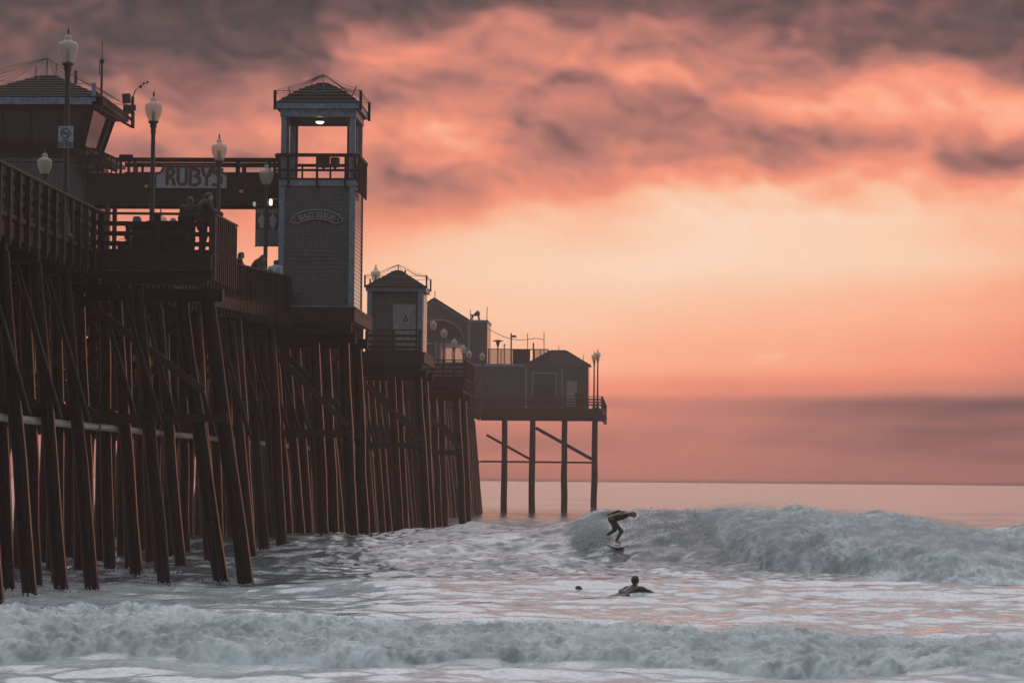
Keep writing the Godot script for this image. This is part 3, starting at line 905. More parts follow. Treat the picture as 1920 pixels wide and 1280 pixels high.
func make_bridge() -> void:
	var b := thing("footbridge", "dark timber footbridge over the pier between lifeguard station and tower", "bridge", Vector3(0, 0, -99.6))
	frame_sheet(b, "girder", -20.9, -13.4, 13.25, 14.42, 0.3, 0.2, M.timber_red)
	frame_sheet(b, "girder", -20.9, -13.4, 13.25, 14.42, -1.3, 0.2, M.timber)
	bx(b, "walkway", Vector3(-17.15, 14.35, -0.5), Vector3(7.5, 0.08, 1.5), M.timber)
	for k in 6:
		bx(b, "joist", Vector3(-20.2 + k * 1.25, 13.9, -0.5), Vector3(0.1, 0.6, 1.4), M.timber)
	for zz in [0.3, -1.3]:
		var r := node(b, "railing")
		frame_sheet(r, "handrail", -19.7, -13.45, 14.86, 15.02, zz, 0.16, M.timber_red)
		for x in [-19.55, -19.25, -19.02, -15.1, -13.9, -13.72]:
			bx(r, "post", Vector3(x, 14.64, zz), Vector3(0.16 if x > -16 and x < -14.5 else 0.09, 0.45, 0.1), M.timber)
		frame_sheet(r, "kerb", -19.4, -13.45, 14.42, 14.47, zz, 0.2, M.timber)
	bx(b, "newel_cap", Vector3(-19.35, 15.08, 0.3), Vector3(0.5, 0.1, 0.2), M.timber)
	# supports down to the pier deck
	rod(b, "support_post", Vector3(-20.05, DECK, 0.2), Vector3(-20.05, 13.3, 0.2), 0.09, M.iron, -1.0, 10)
	rod(b, "support_post", Vector3(-20.05, DECK, -1.2), Vector3(-20.05, 13.3, -1.2), 0.09, M.iron, -1.0, 10)
	# small plates bolted on the girder
	bx(b, "bolt_plate", Vector3(-18.55, 13.93, 0.41), Vector3(0.12, 0.1, 0.02), M.sign_grey)
	bx(b, "bolt_plate", Vector3(-14.95, 13.75, 0.41), Vector3(0.14, 0.12, 0.02), M.sign_grey)

	# RUBY'S board
	var s := thing("diner_sign", "pale board with large dark red lettering hung on the footbridge", "sign", Vector3(-16.83, 13.86, -99.12))
	var pts := PackedVector2Array([Vector2(-1.33, 0), Vector2(1.33, 0), Vector2(1.33, 0.5)])
	for k in 9:
		var g := k / 8.0 * PI / 2.0
		pts.append(Vector2(1.33 - 0.3 * sin(g) * 0.9, 0.54 + 0.29 * (1.0 - cos(g))))
	for k in 9:
		var g := (8 - k) / 8.0 * PI / 2.0
		pts.append(Vector2(-1.33 + 0.3 * sin(g) * 0.9, 0.54 + 0.29 * (1.0 - cos(g))))
	pts.append(Vector2(-1.33, 0.5))
	var pl := MB.new()
	pl.prism(pts, -0.03, 0.0)
	part(s, "board", pl.mesh(), M.sign_white)
	var rim := MB.new()
	var e := []
	var rr := []
	for k in range(2, pts.size()):
		e.append(Vector3(pts[k].x, pts[k].y, 0.0))
		rr.append(0.05)
	rim.sweep(e, rr, 6)
	part(s, "border", rim.mesh(), M.sign_red)
	# letters drawn with a round brush
	var strokes := [
		[[-0.92, 0.14], [-0.92, 0.72], [-0.74, 0.74], [-0.66, 0.62], [-0.74, 0.48], [-0.9, 0.44], [-0.72, 0.36], [-0.64, 0.14]],
		[[-0.5, 0.72], [-0.5, 0.24], [-0.4, 0.14], [-0.26, 0.14], [-0.19, 0.26], [-0.19, 0.72]],
		[[0.14, 0.72], [0.27, 0.66], [0.27, 0.52], [0.12, 0.46], [0.3, 0.38], [0.32, 0.22], [0.18, 0.12], [-0.04, 0.13], [-0.04, 0.72], [0.14, 0.72]],
		[[0.42, 0.72], [0.48, 0.5], [0.58, 0.42], [0.68, 0.5], [0.74, 0.72], [0.58, 0.42], [0.58, 0.13]],
		[[0.83, 0.74], [0.81, 0.6]],
		[[1.16, 0.7], [1.0, 0.72], [0.93, 0.58], [1.02, 0.46], [1.14, 0.36], [1.12, 0.2], [0.98, 0.12], [0.82, 0.13]],
	]
	for st in strokes:
		var m := MB.new()
		var p := []
		var q := []
		for k in st.size() - 1:
			for j in 3:
				var u := j / 3.0
				p.append(Vector3(lerpf(st[k][0], st[k + 1][0], u), lerpf(st[k][1], st[k + 1][1], u), 0.012))
				q.append(0.062)
		p.append(Vector3(st[-1][0], st[-1][1], 0.012))
		q.append(0.062)
		for w in p.size():
			m.lathe([Vector2(0, -0.062), Vector2(0.044, -0.044), Vector2(0.062, 0), Vector2(0.044, 0.044), Vector2(0, 0.062)], 10, p[w])
		m.sweep(p, q, 8)
		part(s, "letter", m.mesh(), M.sign_red, Vector3.ZERO, Basis.from_scale(Vector3(1, 1, 0.4)))

	# banner and lamps under the bridge
	var bn := thing("fishing_banner", "grey banner lettered FISH and ROD hanging beside the bait shop tower", "banner", Vector3(-13.87, 11.6, -98.75))
	bx(bn, "cloth", Vector3(0, 0.76, 0), Vector3(0.92, 1.4, 0.012), M.cloth)
	bx(bn, "dark_panel", Vector3(0, 1.06, 0.009), Vector3(0.9, 0.78, 0.006), M.ink)
	for s2 in [-1, 1]:
		bx(bn, "rod", Vector3(0, 0.76 + s2 * 0.71, 0), Vector3(0.98, 0.03, 0.03), M.iron)
	for k in 2:
		var q := MB.new()
		var poly := PackedVector2Array()
		for j in 14:
			var g := TAU * j / 14.0
			poly.append(Vector2(cos(g) * 0.13 * (1.0 + 0.25 * sin(g * 5.0 + k)), sin(g) * 0.26 * (1.0 + 0.15 * cos(g * 4.0))))
		q.prism(poly, 0.0, 0.005)
		part(bn, "print", q.mesh(), M.sign_grey, Vector3(-0.22 + k * 0.42, 0.98, 0.0125))
		word(bn, "lettering", ["FISH", "ROD"][k], 0.11, M.sign_grey, Vector3(-0.22 + k * 0.42, 1.35, 0.018), "Droid Sans", 700, 0.3)
	var wl := thing("wall_lamp", "small lit white lamp on a bracket left of the tower", "lamp", Vector3(-13.74, 13.1, -98.6))
	var gl := MB.new()
	gl.lathe([Vector2(0, 0.06), Vector2(0.05, 0.06), Vector2(0.065, 0.12), Vector2(0.06, 0.27), Vector2(0.045, 0.3), Vector2(0, 0.3)], 12)
	part(wl, "bulb", gl.mesh(), M.bulb)
	rod(wl, "bracket", Vector3(0.02, 0.31, 0), Vector3(0.36, 0.31, 0), 0.02, M.steel)
	var ol := OmniLight3D.new()
	ol.name = "wall_lamp_light"
	ol.light_color = Color(1.0, 0.93, 0.82)
	ol.light_energy = 0.03
	ol.light_size = 0.05
	ol.shadow_enabled = true
	ol.position = Vector3(0, 0.17, 0.09)
	wl.add_child(ol)
	var gl2 := thing("small_lamp", "dim greenish lamp hanging under the footbridge beside the banner", "lamp", Vector3(-14.4, 13.05, -98.9))
	var g2 := MB.new()
	g2.lathe([Vector2(0, 0.1), Vector2(0.035, 0.1), Vector2(0.06, 0.17), Vector2(0.055, 0.26), Vector2(0, 0.28)], 10)
	part(gl2, "bulb", g2.mesh(), M.bulb_dim)
	rod(gl2, "stem", Vector3(0, 0.275, 0), Vector3(0, 0.4, 0), 0.03, M.iron)


func make_lifeguard() -> void:
	var t := thing("lifeguard_station", "dark lookout cab with slanted windows and tiled roof at far left", "building", Vector3(-22.6, DECK, -101.2))
	# base block
	bx(t, "wall", Vector3(-0.5, 2.8, 0), Vector3(4.9, 5.6, 3.6), M.siding)
	clapboards(t, Vector3(-2.9, 0, 1.802), Vector3(1.9, 0, 1.802), 0.1, 5.5, 0.16, M.siding)
	clapboards(t, Vector3(1.952, 0, 1.75), Vector3(1.952, 0, -1.75), 0.1, 5.5, 0.16, M.siding)
	bx(t, "corner_board", Vector3(1.9, 2.8, 1.83), Vector3(0.26, 5.5, 0.08), M.trim)
	frame_sheet(t, "band_board", -2.95, 1.75, 5.62, 5.74, 1.84, 0.1, M.trim)
	bx(t, "floor", Vector3(-0.2, 5.8, 0.1), Vector3(5.4, 0.12, 4.0), M.timber)
	# cab: walls lean outwards towards the roof
	var b := MB.new()
	var lo := [Vector3(-2.6, 5.86, 1.6), Vector3(-2.6, 5.86, -1.6), Vector3(1.42, 5.86, -1.6), Vector3(1.42, 5.86, 1.6)]
	var hi := [Vector3(-3.1, 7.7, 2.1), Vector3(-3.1, 7.7, -2.0), Vector3(1.95, 7.7, -2.0), Vector3(1.95, 7.7, 2.1)]
	for j in 4:
		var n := (j + 1) % 4
		b.quad(lo[j], lo[n], hi[n], hi[j])
	part(t, "cab_wall", b.mesh(), M.timber)
	# window on the right side of the cab, frame boards round it
	var side := func(u: float, w: float, o: float) -> Vector3:
		var f := Vector3(1.42, 5.86, 1.6).lerp(Vector3(1.95, 7.7, 2.1), w)
		var k := Vector3(1.42, 5.86, -1.6).lerp(Vector3(1.95, 7.7, -2.0), w)
		return f.lerp(k, u) + Vector3(0.96, -0.277, 0) * o
	var g := MB.new()
	g.quad(side.call(0.05, 0.22, 0.02), side.call(0.05, 0.98, 0.02), side.call(0.72, 0.98, 0.02), side.call(0.72, 0.22, 0.02))
	part(t, "window", g.mesh(), M.glass_dark)
	for q in [[0.0, 0.1, 0.0, 1.0], [0.0, 0.98, 1.0, 0.98], [0.0, 0.2, 1.0, 0.2], [0.76, 0.1, 0.76, 1.0], [0.99, 0.1, 0.99, 1.0]]:
		beam(t, "window_frame", side.call(q[0], q[1], 0.04), side.call(q[2], q[3], 0.04), 0.1, 0.1, M.timber)
	var f := MB.new()
	f.quad(Vector3(-2.4, 6.4, 1.78), Vector3(-2.75, 7.5, 2.07), Vector3(1.6, 7.5, 2.07), Vector3(1.3, 6.4, 1.78))
	part(t, "window", f.mesh(), M.glass_dark)
	for x in [-1.5, -0.4, 0.7]:
		beam(t, "window_frame", Vector3(x * 0.94, 6.4, 1.8), Vector3(x, 7.5, 2.09), 0.08, 0.06, M.timber)
	# eaves and roof
	frame_sheet(t, "fascia", -3.5, 2.05, 7.68, 7.99, 2.52, 0.09, M.trim)
	bx(t, "fascia", Vector3(2.4, 7.84, 0.1), Vector3(0.09, 0.3, 4.7), M.timber)
	bx(t, "soffit", Vector3(-0.4, 7.69, 0.1), Vector3(5.5, 0.03, 4.8), M.timber)
	hip_roof(t, Vector3(-0.2, 7.96, 0.1), 5.3, 4.9, 1.2, 9, M.roof)
	for q in [Vector3(2.1, 8.15, 2.5), Vector3(2.45, 8.0, -2.2)]:
		bx(t, "net_post", q, Vector3(0.14, 0.7, 0.1), M.trim)
	beam(t, "net_bar", Vector3(2.1, 8.2, 2.45), Vector3(3.05, 7.45, -0.5), 0.07, 0.09, M.timber)
	beam(t, "net_bar", Vector3(2.0, 7.72, 2.5), Vector3(2.95, 7.25, -0.6), 0.07, 0.07, M.timber)
	bx(t, "net_post", Vector3(3.02, 7.5, -0.55), Vector3(0.1, 0.62, 0.1), M.timber)
	netting(t, Vector3(-0.25, 9.85, 0.0), [Vector3(-3.3, 8.7, 2.5), Vector3(-3.3, 8.7, -2.2), Vector3(2.4, 8.35, -2.2), Vector3(2.1, 8.45, 2.5)], 5)
	for q in [[-0.25, 9.1, 0.0, 9.85], [0.3, 8.95, 0.9, 9.5], [-0.5, 9.0, 0.8, 9.4]]:
		rod(t, "net_mast", Vector3(q[0], q[1], q[2]), Vector3(q[0], q[3], q[2]), 0.018, M.iron)
	bx(t, "vent", Vector3(1.0, 9.0, 0.6), Vector3(0.1, 0.5, 0.1), M.iron)
	# stair rail from the cab gallery down to the footbridge
	var r := node(t, "stair_railing")
	for q in [[1.35, 6.05, 2.05, 6.05], [2.05, 6.05, 2.95, 5.66], [1.35, 5.62, 2.05, 5.62], [2.05, 5.62, 2.95, 5.2], [1.35, 5.25, 2.4, 5.25]]:
		beam(r, "rail", Vector3(q[0], q[1], 2.1), Vector3(q[2], q[3], 2.1), 0.08, 0.1, M.timber)
	for x in [1.4, 1.72, 2.06, 2.25, 2.42, 2.58, 2.74, 2.92]:
		var top := 6.05 if x < 2.05 else lerpf(6.05, 5.66, (x - 2.05) / 0.9)
		bx(r, "baluster", Vector3(x, snappedf(top - 0.42, 0.01), 2.1), Vector3(0.05, 0.9, 0.05), M.timber)
	bx(r, "newel", Vector3(1.72, 5.4, 2.12), Vector3(0.16, 1.3, 0.14), M.timber)

	# mast, floodlights and wind vane on the eaves
	var a := thing("antenna_mast", "tall thin antenna mast on the lifeguard station's eaves", "antenna", Vector3(-20.25, 16.72, -98.9))
	rod(a, "mast", Vector3.ZERO, Vector3(0, 1.85, 0), 0.045, M.iron)
	rod(a, "whip", Vector3(0, 1.85, 0), Vector3(0, 2.66, 0), 0.014, M.iron)
	var kb := MB.new()
	kb.lathe([Vector2(0, 1.8), Vector2(0.08, 1.83), Vector2(0.1, 1.92), Vector2(0.06, 2.02), Vector2(0, 2.05)], 10)
	part(a, "coupler", kb.mesh(), M.iron)
	rod(a, "side_rod", Vector3(-0.09, 1.4, 0), Vector3(-0.09, 1.85, 0), 0.02, M.iron)
	rod(a, "arm", Vector3(-0.3, 0.06, 0), Vector3(0.1, 0.06, 0), 0.025, M.iron)
	var fl := thing("floodlight_pole", "short pole with two boxy floodlights and a wind vane", "light pole", Vector3(-19.56, 16.6, -101.5))
	rod(fl, "pole", Vector3(0, -0.1, 0), Vector3(0, 1.05, 0), 0.06, M.iron)
	bx(fl, "floodlight", Vector3(-0.24, 0.98, 0), Vector3(0.3, 0.36, 0.22), M.iron, Basis(Vector3(0, 0, 1), 0.08))
	bx(fl, "floodlight", Vector3(-0.2, 0.56, 0), Vector3(0.3, 0.32, 0.22), M.iron)
	bx(fl, "bracket", Vector3(0.02, 0.62, 0), Vector3(0.2, 0.22, 0.14), M.iron)
	var vane := MB.new()
	vane.sweep([Vector3(0, 1.05, 0), Vector3(0.1, 1.3, 0), Vector3(0.28, 1.48, 0), Vector3(0.55, 1.6, 0)], [0.025, 0.02, 0.02, 0.015], 6)
	vane.lathe([Vector2(0, -0.07), Vector2(0.06, -0.02), Vector2(0.05, 0.05), Vector2(0, 0.07)], 8, Vector3(0.3, 1.44, 0))
	vane.lathe([Vector2(0, -0.05), Vector2(0.05, 0), Vector2(0, 0.05)], 8, Vector3(0.42, 1.58, 0.02))
	vane.lathe([Vector2(0, -0.06), Vector2(0.06, 0), Vector2(0, 0.06)], 8, Vector3(0.56, 1.62, 0))
	part(fl, "wind_vane", vane.mesh(), M.iron)


func make_hut() -> void:
	var t := thing("restroom_hut", "small clapboard hut with hipped roof and pale door beyond the tower", "hut", Vector3(-12.07, DECK, -133.2))
	bx(t, "wall", Vector3(0, 1.6, -0.25), Vector3(2.68, 3.1, 2.3), M.siding_far)
	clapboards(t, Vector3(-1.3, 0, 0.902), Vector3(1.2, 0, 0.902), 0.05, 3.1, 0.16, M.siding_far)
	clapboards(t, Vector3(1.342, 0, 0.9), Vector3(1.342, 0, -1.35), 0.05, 3.1, 0.16, M.siding_far)
	for x in [-1.31, 1.23]:
		bx(t, "porch_post", Vector3(x, 1.55, 1.12), Vector3(0.24, 3.05, 0.2), M.trim)
	frame_sheet(t, "fascia", -1.5, 1.46, 3.07, 3.34, 1.25, 0.1, M.trim)
	bx(t, "fascia", Vector3(1.45, 3.2, -0.1), Vector3(0.1, 0.27, 2.6), M.trim)
	bx(t, "soffit", Vector3(0, 3.1, 0), Vector3(2.8, 0.05, 2.5), M.timber)
	var d := bx(t, "door", Vector3(0.42, 1.3, 0.96), Vector3(1.14, 2.28, 0.06), M.door)
	var tri := MB.new()
	tri.prism(PackedVector2Array([Vector2(-0.17, 0), Vector2(0.17, 0), Vector2(0, 0.34)]), 0.0, 0.02)
	part(d, "triangle_sign", tri.mesh(), M.ink, Vector3(0.08, 0.28, 0.032))
	var tri2 := MB.new()
	tri2.prism(PackedVector2Array([Vector2(-0.045, 0), Vector2(0.045, 0), Vector2(0, 0.15)]), 0.0, 0.01)
	part(d, "figure_mark", tri2.mesh(), M.door, Vector3(0.08, 0.33, 0.053))
	hip_roof(t, Vector3(-0.03, 3.3, 0), 3.0, 2.8, 0.92, 7, M.roof)
	var ring := []
	for s in [[-1, 1], [-1, -1], [1, -1], [1, 1]]:
		var q := Vector3(s[0] * 1.54, 3.55, s[1] * 1.3)
		bx(t, "net_post", q, Vector3(0.08, 0.62, 0.08), M.timber)
		ring.append(q + Vector3(0, 0.3, 0))
	rod(t, "net_mast", Vector3(0, 4.15, 0), Vector3(0, 4.5, 0), 0.025, M.iron)
	bx(t, "vent_pipe", Vector3(0.35, 4.05, 0), Vector3(0.08, 0.35, 0.08), M.iron)
	netting(t, Vector3(0, 4.5, 0), ring, 3)


func make_diner() -> void:
	var F := 9.65
	var t := thing("diner_hall", "two-storey diner hall with gabled front and arched window", "building", Vector3(0, F, -252.0))
	# gabled upper wall on a ground floor that leaves the right-hand window open right through the hall
	var wall := PackedVector2Array([Vector2(-24.0, 6.15), Vector2(-16.0, 6.15), Vector2(-16.0, 8.3), Vector2(-19.33, 10.4), Vector2(-22.7, 8.3), Vector2(-24.0, 7.4)])
	var w := MB.new()
	w.prism(wall, -7.0, 0.0)
	w.box(Vector3(-21.35, 3.07, -3.5), Vector3(5.3, 6.14, 7.0))
	w.box(Vector3(-16.25, 3.07, -3.5), Vector3(0.5, 6.14, 7.0))
	w.box(Vector3(-17.6, 2.25, -3.5), Vector3(2.2, 4.5, 7.0))
	part(t, "wall", w.mesh(), M.siding_far)
	for s in [[-19.33, 10.52, -15.85, 8.35], [-19.33, 10.52, -23.9, 7.65]]:
		beam(t, "roof_slope", Vector3(s[0], s[1], -3.4), Vector3(s[2], s[3], -3.4), 7.6, 0.14, M.roof)
		beam(t, "barge_board", Vector3(s[0], s[1] - 0.24, 0.09), Vector3(s[2], s[3] - 0.24, 0.09), 0.12, 0.28, M.trim)
	bx(t, "flat_block", Vector3(-15.14, 4.2, -2.0), Vector3(1.8, 8.4, 6.0), M.siding_far)
	bx(t, "cornice", Vector3(-15.12, 8.32, -2.0), Vector3(1.9, 0.22, 6.1), M.trim)
	bx(t, "corner_board", Vector3(-15.98, 4.1, 1.04), Vector3(0.24, 8.1, 0.1), M.trim)
	# arched transom: recessed dark glass under a trim arch
	var arch := PackedVector2Array()
	var band := []
	for k in 21:
		var g := PI * k / 20.0
		arch.append(Vector2(-18.9 + cos(g) * 2.25, 6.6 + sin(g) * 1.75))
		band.append(Vector3(-18.9 + cos(g) * 2.35, 6.6 + sin(g) * 1.85, 0.08))
	var ar := MB.new()
	ar.prism(arch, 0.01, 0.03)
	part(t, "arched_window", ar.mesh(), M.roof)
	var bd := MB.new()
	var rr := []
	for q in band:
		rr.append(0.09)
	bd.sweep(band, rr, 6)
	part(t, "arch_trim", bd.mesh(), M.trim)
	frame_sheet(t, "lintel", -21.4, -16.4, 6.3, 6.6, 0.06, 0.1, M.siding_far)
	# windows below: real frames with a reflecting pane
	for q in [[-20.8, -19.2], [-18.7, -16.5]]:
		var win := node(t, "window")
		frame_sheet(win, "pane", q[0], q[1], 4.5, 6.15, 0.03, 0.04, M.glass_dark if q[0] < -19.0 else M.pane)
		frame_sheet(win, "frame", q[0] - 0.12, q[1] + 0.12, 6.15, 6.3, 0.08, 0.1, M.trim)
		frame_sheet(win, "sill", q[0] - 0.12, q[1] + 0.12, 4.36, 4.5, 0.1, 0.14, M.trim)
		for x in [q[0] - 0.06, q[1] + 0.06]:
			bx(win, "frame", Vector3(x, 5.32, 0.08), Vector3(0.13, 1.64, 0.1), M.trim)
		bx(win, "mullion", Vector3((q[0] + q[1]) / 2.0, 5.32, 0.07), Vector3(0.07, 1.62, 0.06), M.timber)
	rod(t, "ridge_spike", Vector3(-19.33, 10.5, -0.2), Vector3(-19.33, 11.2, -0.2), 0.04, M.net)

	var d := thing("diner_wing", "low clapboard diner wing with small hipped roof at the pier end", "building", Vector3(0, F, -250.0))
	bx(d, "wall", Vector3(-10.5, 2.1, -3.0), Vector3(11.7, 4.2, 5.9), M.siding_far)
	clapboards(d, Vector3(-16.3, 0, -0.048), Vector3(-4.7, 0, -0.048), 0.05, 4.0, 0.2, M.siding_far)
	frame_sheet(d, "eaves_board", -16.4, -4.55, 4.0, 4.26, 0.02, 0.12, M.trim)
	for x in [-16.2, -10.5, -7.1, -4.75]:
		bx(d, "corner_board", Vector3(x, 2.0, 0.02), Vector3(0.2, 4.0, 0.09), M.trim if x != -4.75 else M.siding_far)
	hip_roof(d, Vector3(-7.55, 4.2, -2.2), 6.2, 4.8, 1.5, 7, M.roof)
	rod(d, "net_mast", Vector3(-7.5, 5.6, -2.2), Vector3(-7.5, 6.1, -2.2), 0.03, M.net)
	rod(d, "net_mast", Vector3(-5.2, 4.5, -1.2), Vector3(-5.1, 5.2, -1.2), 0.03, M.net)
	bx(d, "door", Vector3(-6.2, 1.5, 0.02), Vector3(1.0, 2.4, 0.06), M.door)
	var win := node(d, "window")
	frame_sheet(win, "pane", -9.75, -7.8, 1.35, 3.3, 0.0, 0.04, M.glass_dark)
	frame_sheet(win, "blind", -9.7, -7.85, 2.2, 3.2, 0.03, 0.02, M.siding_far)
	for y in [1.27, 2.12, 3.4]:
		frame_sheet(win, "frame", -9.95, -7.6, y - 0.07, y + 0.07, 0.05, 0.08, M.trim if y > 3 else M.timber)
	for x in [-9.87, -7.68]:
		bx(win, "frame", Vector3(x, 2.35, 0.05), Vector3(0.15, 2.0, 0.08), M.trim)
	for x in [-15.4, -12.0, -5.3]:
		bx(d, "vent_cover", Vector3(x, 3.3, 0.0), Vector3(0.5, 0.5, 0.06), M.siding_far)
	# roof terrace: screens of clear panels between posts
	var r := node(d, "terrace_screen")
	for x in [-14.1, -12.9, -11.75, -10.2, -9.75, -9.2, -8.45]:
		bx(r, "post", Vector3(x, 4.95, -0.6), Vector3(0.09, 1.4, 0.09), M.timber)
	frame_sheet(r, "handrail", -14.15, -8.4, 5.6, 5.7, -0.6, 0.1, M.timber)
	frame_sheet(r, "pane", -14.05, -12.95, 4.3, 5.58, -0.6, 0.012, M.pane)
	frame_sheet(r, "pane", -12.85, -11.8, 4.3, 5.58, -0.6, 0.012, M.pane)
	frame_sheet(r, "pane", -9.7, -9.25, 4.3, 5.58, -0.6, 0.012, M.pane)
	frame_sheet(r, "pane", -9.15, -8.5, 4.3, 5.58, -0.6, 0.012, M.pane)
	bx(r, "solid_panel", Vector3(-10.97, 4.95, -0.6), Vector3(1.5, 1.4, 0.08), M.timber)
	# terrace heater, poles and string of wire above
	var h := thing("patio_heater", "mushroom-topped patio heater on the diner's roof terrace", "heater", Vector3(-13.25, F + 4.2, -251.5))
	rod(h, "stem", Vector3.ZERO, Vector3(0, 2.0, 0), 0.06, M.iron)
	var hd := MB.new()
	hd.lathe([Vector2(0.06, 1.7), Vector2(0.14, 1.95), Vector2(0.2, 2.2), Vector2(0.5, 2.26), Vector2(0.42, 2.33), Vector2(0.0, 2.42)], 16)
	part(h, "head", hd.mesh(), M.iron)
	var labels := ["tall thin wire pole at the right end of the roof terrace", "thin wire pole in the middle of the roof terrace", "short thick pole near the right end of the roof terrace", "pole with a dark hooded lamp on the roof terrace", "low knobbed pole beside the patio heater"]
	var k := 0
	for q in [[-8.85, 7.35, 0.035], [-10.4, 7.2, 0.035], [-9.85, 6.3, 0.07], [-11.95, 7.2, 0.07], [-12.6, 6.0, 0.05]]:
		var p := thing("terrace_pole", labels[k], "pole", Vector3(q[0], F + 4.2, -250.9), 0.0, "poles on the roof terrace")
		rod(p, "pole", Vector3.ZERO, Vector3(-0.02, q[1] - 4.2, 0), q[2], M.iron)
		if k == 3:
			var lh := MB.new()
			lh.lathe([Vector2(0, 0), Vector2(0.26, 0.0), Vector2(0.2, 0.16), Vector2(0.06, 0.22), Vector2(0, 0.22)], 10, Vector3(0.25, 2.6, 0))
			part(p, "lamp_hood", lh.mesh(), M.iron)
		if k == 4:
			var kb := MB.new()
			kb.lathe([Vector2(0, 1.75), Vector2(0.09, 1.82), Vector2(0.07, 1.95), Vector2(0, 2.0)], 8)
			part(p, "knob", kb.mesh(), M.iron)
		k += 1
	var wire := thing("terrace_wire", "sagging wire strung over the diner's roof terrace", "wire")
	var wm := MB.new()
	var pts := []
	var ws := []
	for j in 15:
		var u := j / 14.0
		pts.append(Vector3(lerpf(-14.25, -8.9, u), F + lerpf(7.65, 6.6, u) - 0.55 * sin(PI * minf(1.0, u * 1.15)), -250.9))
		ws.append(0.03)
	wm.sweep(pts, ws, 5)
	part(wire, "cable", wm.mesh(), M.net)
	var fx := thing("roof_spotlight", "dark spotlight on splayed legs on the diner's flat roof", "spotlight", Vector3(-15.4, F + 8.42, -252.0))
	for q in [[-0.5, 0.0], [-0.35, 0.2], [0.3, 0.1], [0.4, -0.15]]:
		rod(fx, "leg", Vector3(q[0], 0, q[1]), Vector3(q[0] * 0.6, 0.55, 0), 0.05, M.iron)
	bx(fx, "crossbar", Vector3(-0.05, 0.52, 0), Vector3(0.85, 0.14, 0.12), M.iron)
	var hd2 := MB.new()
	hd2.tube(Vector3(-0.1, 0.55, 0), Vector3(0.3, 0.8, 0.1), 0.16, 0.24, 12)
	part(fx, "lamp_head", hd2.mesh(), M.iron)
	var am := thing("roof_aerial", "thin upright aerial at the right edge of the diner's flat roof", "aerial", Vector3(-14.35, F + 8.42, -252.0))
	rod(am, "rod", Vector3.ZERO, Vector3(0.02, 1.3, 0), 0.035, M.iron)
	var am2 := thing("roof_aerial", "thin upright aerial at the left end of the diner's flat roof", "aerial", Vector3(-15.9, F + 8.42, -252.0))
	rod(am2, "rod", Vector3.ZERO, Vector3(-0.02, 1.0, 0), 0.035, M.iron)


func make_bay_things() -> void:
	var t := thing("fish_cleaning_table", "dark fish-cleaning table behind the railing of the near bay", "table", Vector3(-13.6, DECK, -75.4))
	bx(t, "top", Vector3(0, 0.86, 0), Vector3(1.7, 0.07, 0.8), M.timber)
	bx(t, "splash_board", Vector3(0.1, 0.98, -0.36), Vector3(1.3, 0.2, 0.05), M.timber)
	for s in [[-1, 1], [1, 1], [-1, -1], [1, -1]]:
		bx(t, "leg", Vector3(s[0] * 0.75, 0.41, s[1] * 0.32), Vector3(0.1, 0.82, 0.1), M.timber)
	bx(t, "side_panel", Vector3(0, 0.42, 0.36), Vector3(1.4, 0.7, 0.03), M.timber)
	var c := thing("cool_box", "pale cool box standing on the fish-cleaning table's left end", "cool box", Vector3(-14.33, DECK + 0.897, -75.3))
	bx(c, "tub", Vector3(0, 0.1, 0), Vector3(0.2, 0.2, 0.3), M.cloth)
	bx(c, "lid", Vector3(0, 0.225, 0), Vector3(0.16, 0.05, 0.26), M.ink)
	var b := thing("bait_bucket", "dark bucket on the planks at the left of the cleaning table", "bucket", Vector3(-14.68, DECK, -75.0))
	var m := MB.new()
	m.lathe([Vector2(0, 0.0), Vector2(0.13, 0.0), Vector2(0.16, 0.36), Vector2(0.15, 0.36), Vector2(0.12, 0.03), Vector2(0, 0.03)], 14)
	part(b, "pail", m.mesh(), M.iron)
	var hm := MB.new()
	var pts := []
	var rr := []
	for k in 9:
		pts.append(Vector3(cos(PI * k / 8.0) * 0.158, 0.34 + sin(PI * k / 8.0) * 0.15, 0))
		rr.append(0.01)
	hm.sweep(pts, rr, 5)
	part(b, "handle", hm.mesh(), M.steel)


# ------------------------------------------------------------------ sea
var n_chop := FastNoiseLite.new()
var n_rip := FastNoiseLite.new()
var n_lace := FastNoiseLite.new()
var n_big := FastNoiseLite.new()
var n_cell := FastNoiseLite.new()
const CREST := [[-60.0, 0.45], [-26.0, 0.6], [-14.3, 0.74], [-11.1, 0.9], [-7.6, 1.12], [-6.5, 1.3], [-3.9, 1.3], [-2.7, 1.5], [-1.5, 1.76], [-0.5, 1.76], [1.1, 2.02], [2.9, 2.0], [4.9, 1.8], [6.9, 1.72], [8.8, 1.6], [10.4, 1.36], [12.0, 1.1], [14.4, 1.3], [20.0, 1.2], [40.0, 0.9], [80.0, 0.6]]
const TOE := [[1.0, -99.3], [1.6, -98.8], [2.2, -97.8], [3.0, -95.0], [4.5, -91.0], [5.8, -87.0], [7.2, -80.5], [9.0, -78.0], [14.0, -76.6], [30.0, -75.0]]


func table(t: Array, x: float) -> float:
	if x <= t[0][0]:
		return t[0][1]
	for k in t.size() - 1:
		if x <= t[k + 1][0]:
			return lerpf(t[k][1], t[k + 1][1], (x - t[k][0]) / (t[k + 1][0] - t[k][0]))
	return t[-1][1]


func crest_z(x: float) -> float:
	return -100.0 + 1.2 * sin(x * 0.16) + 0.5 * sin(x * 0.47 + 1.0)


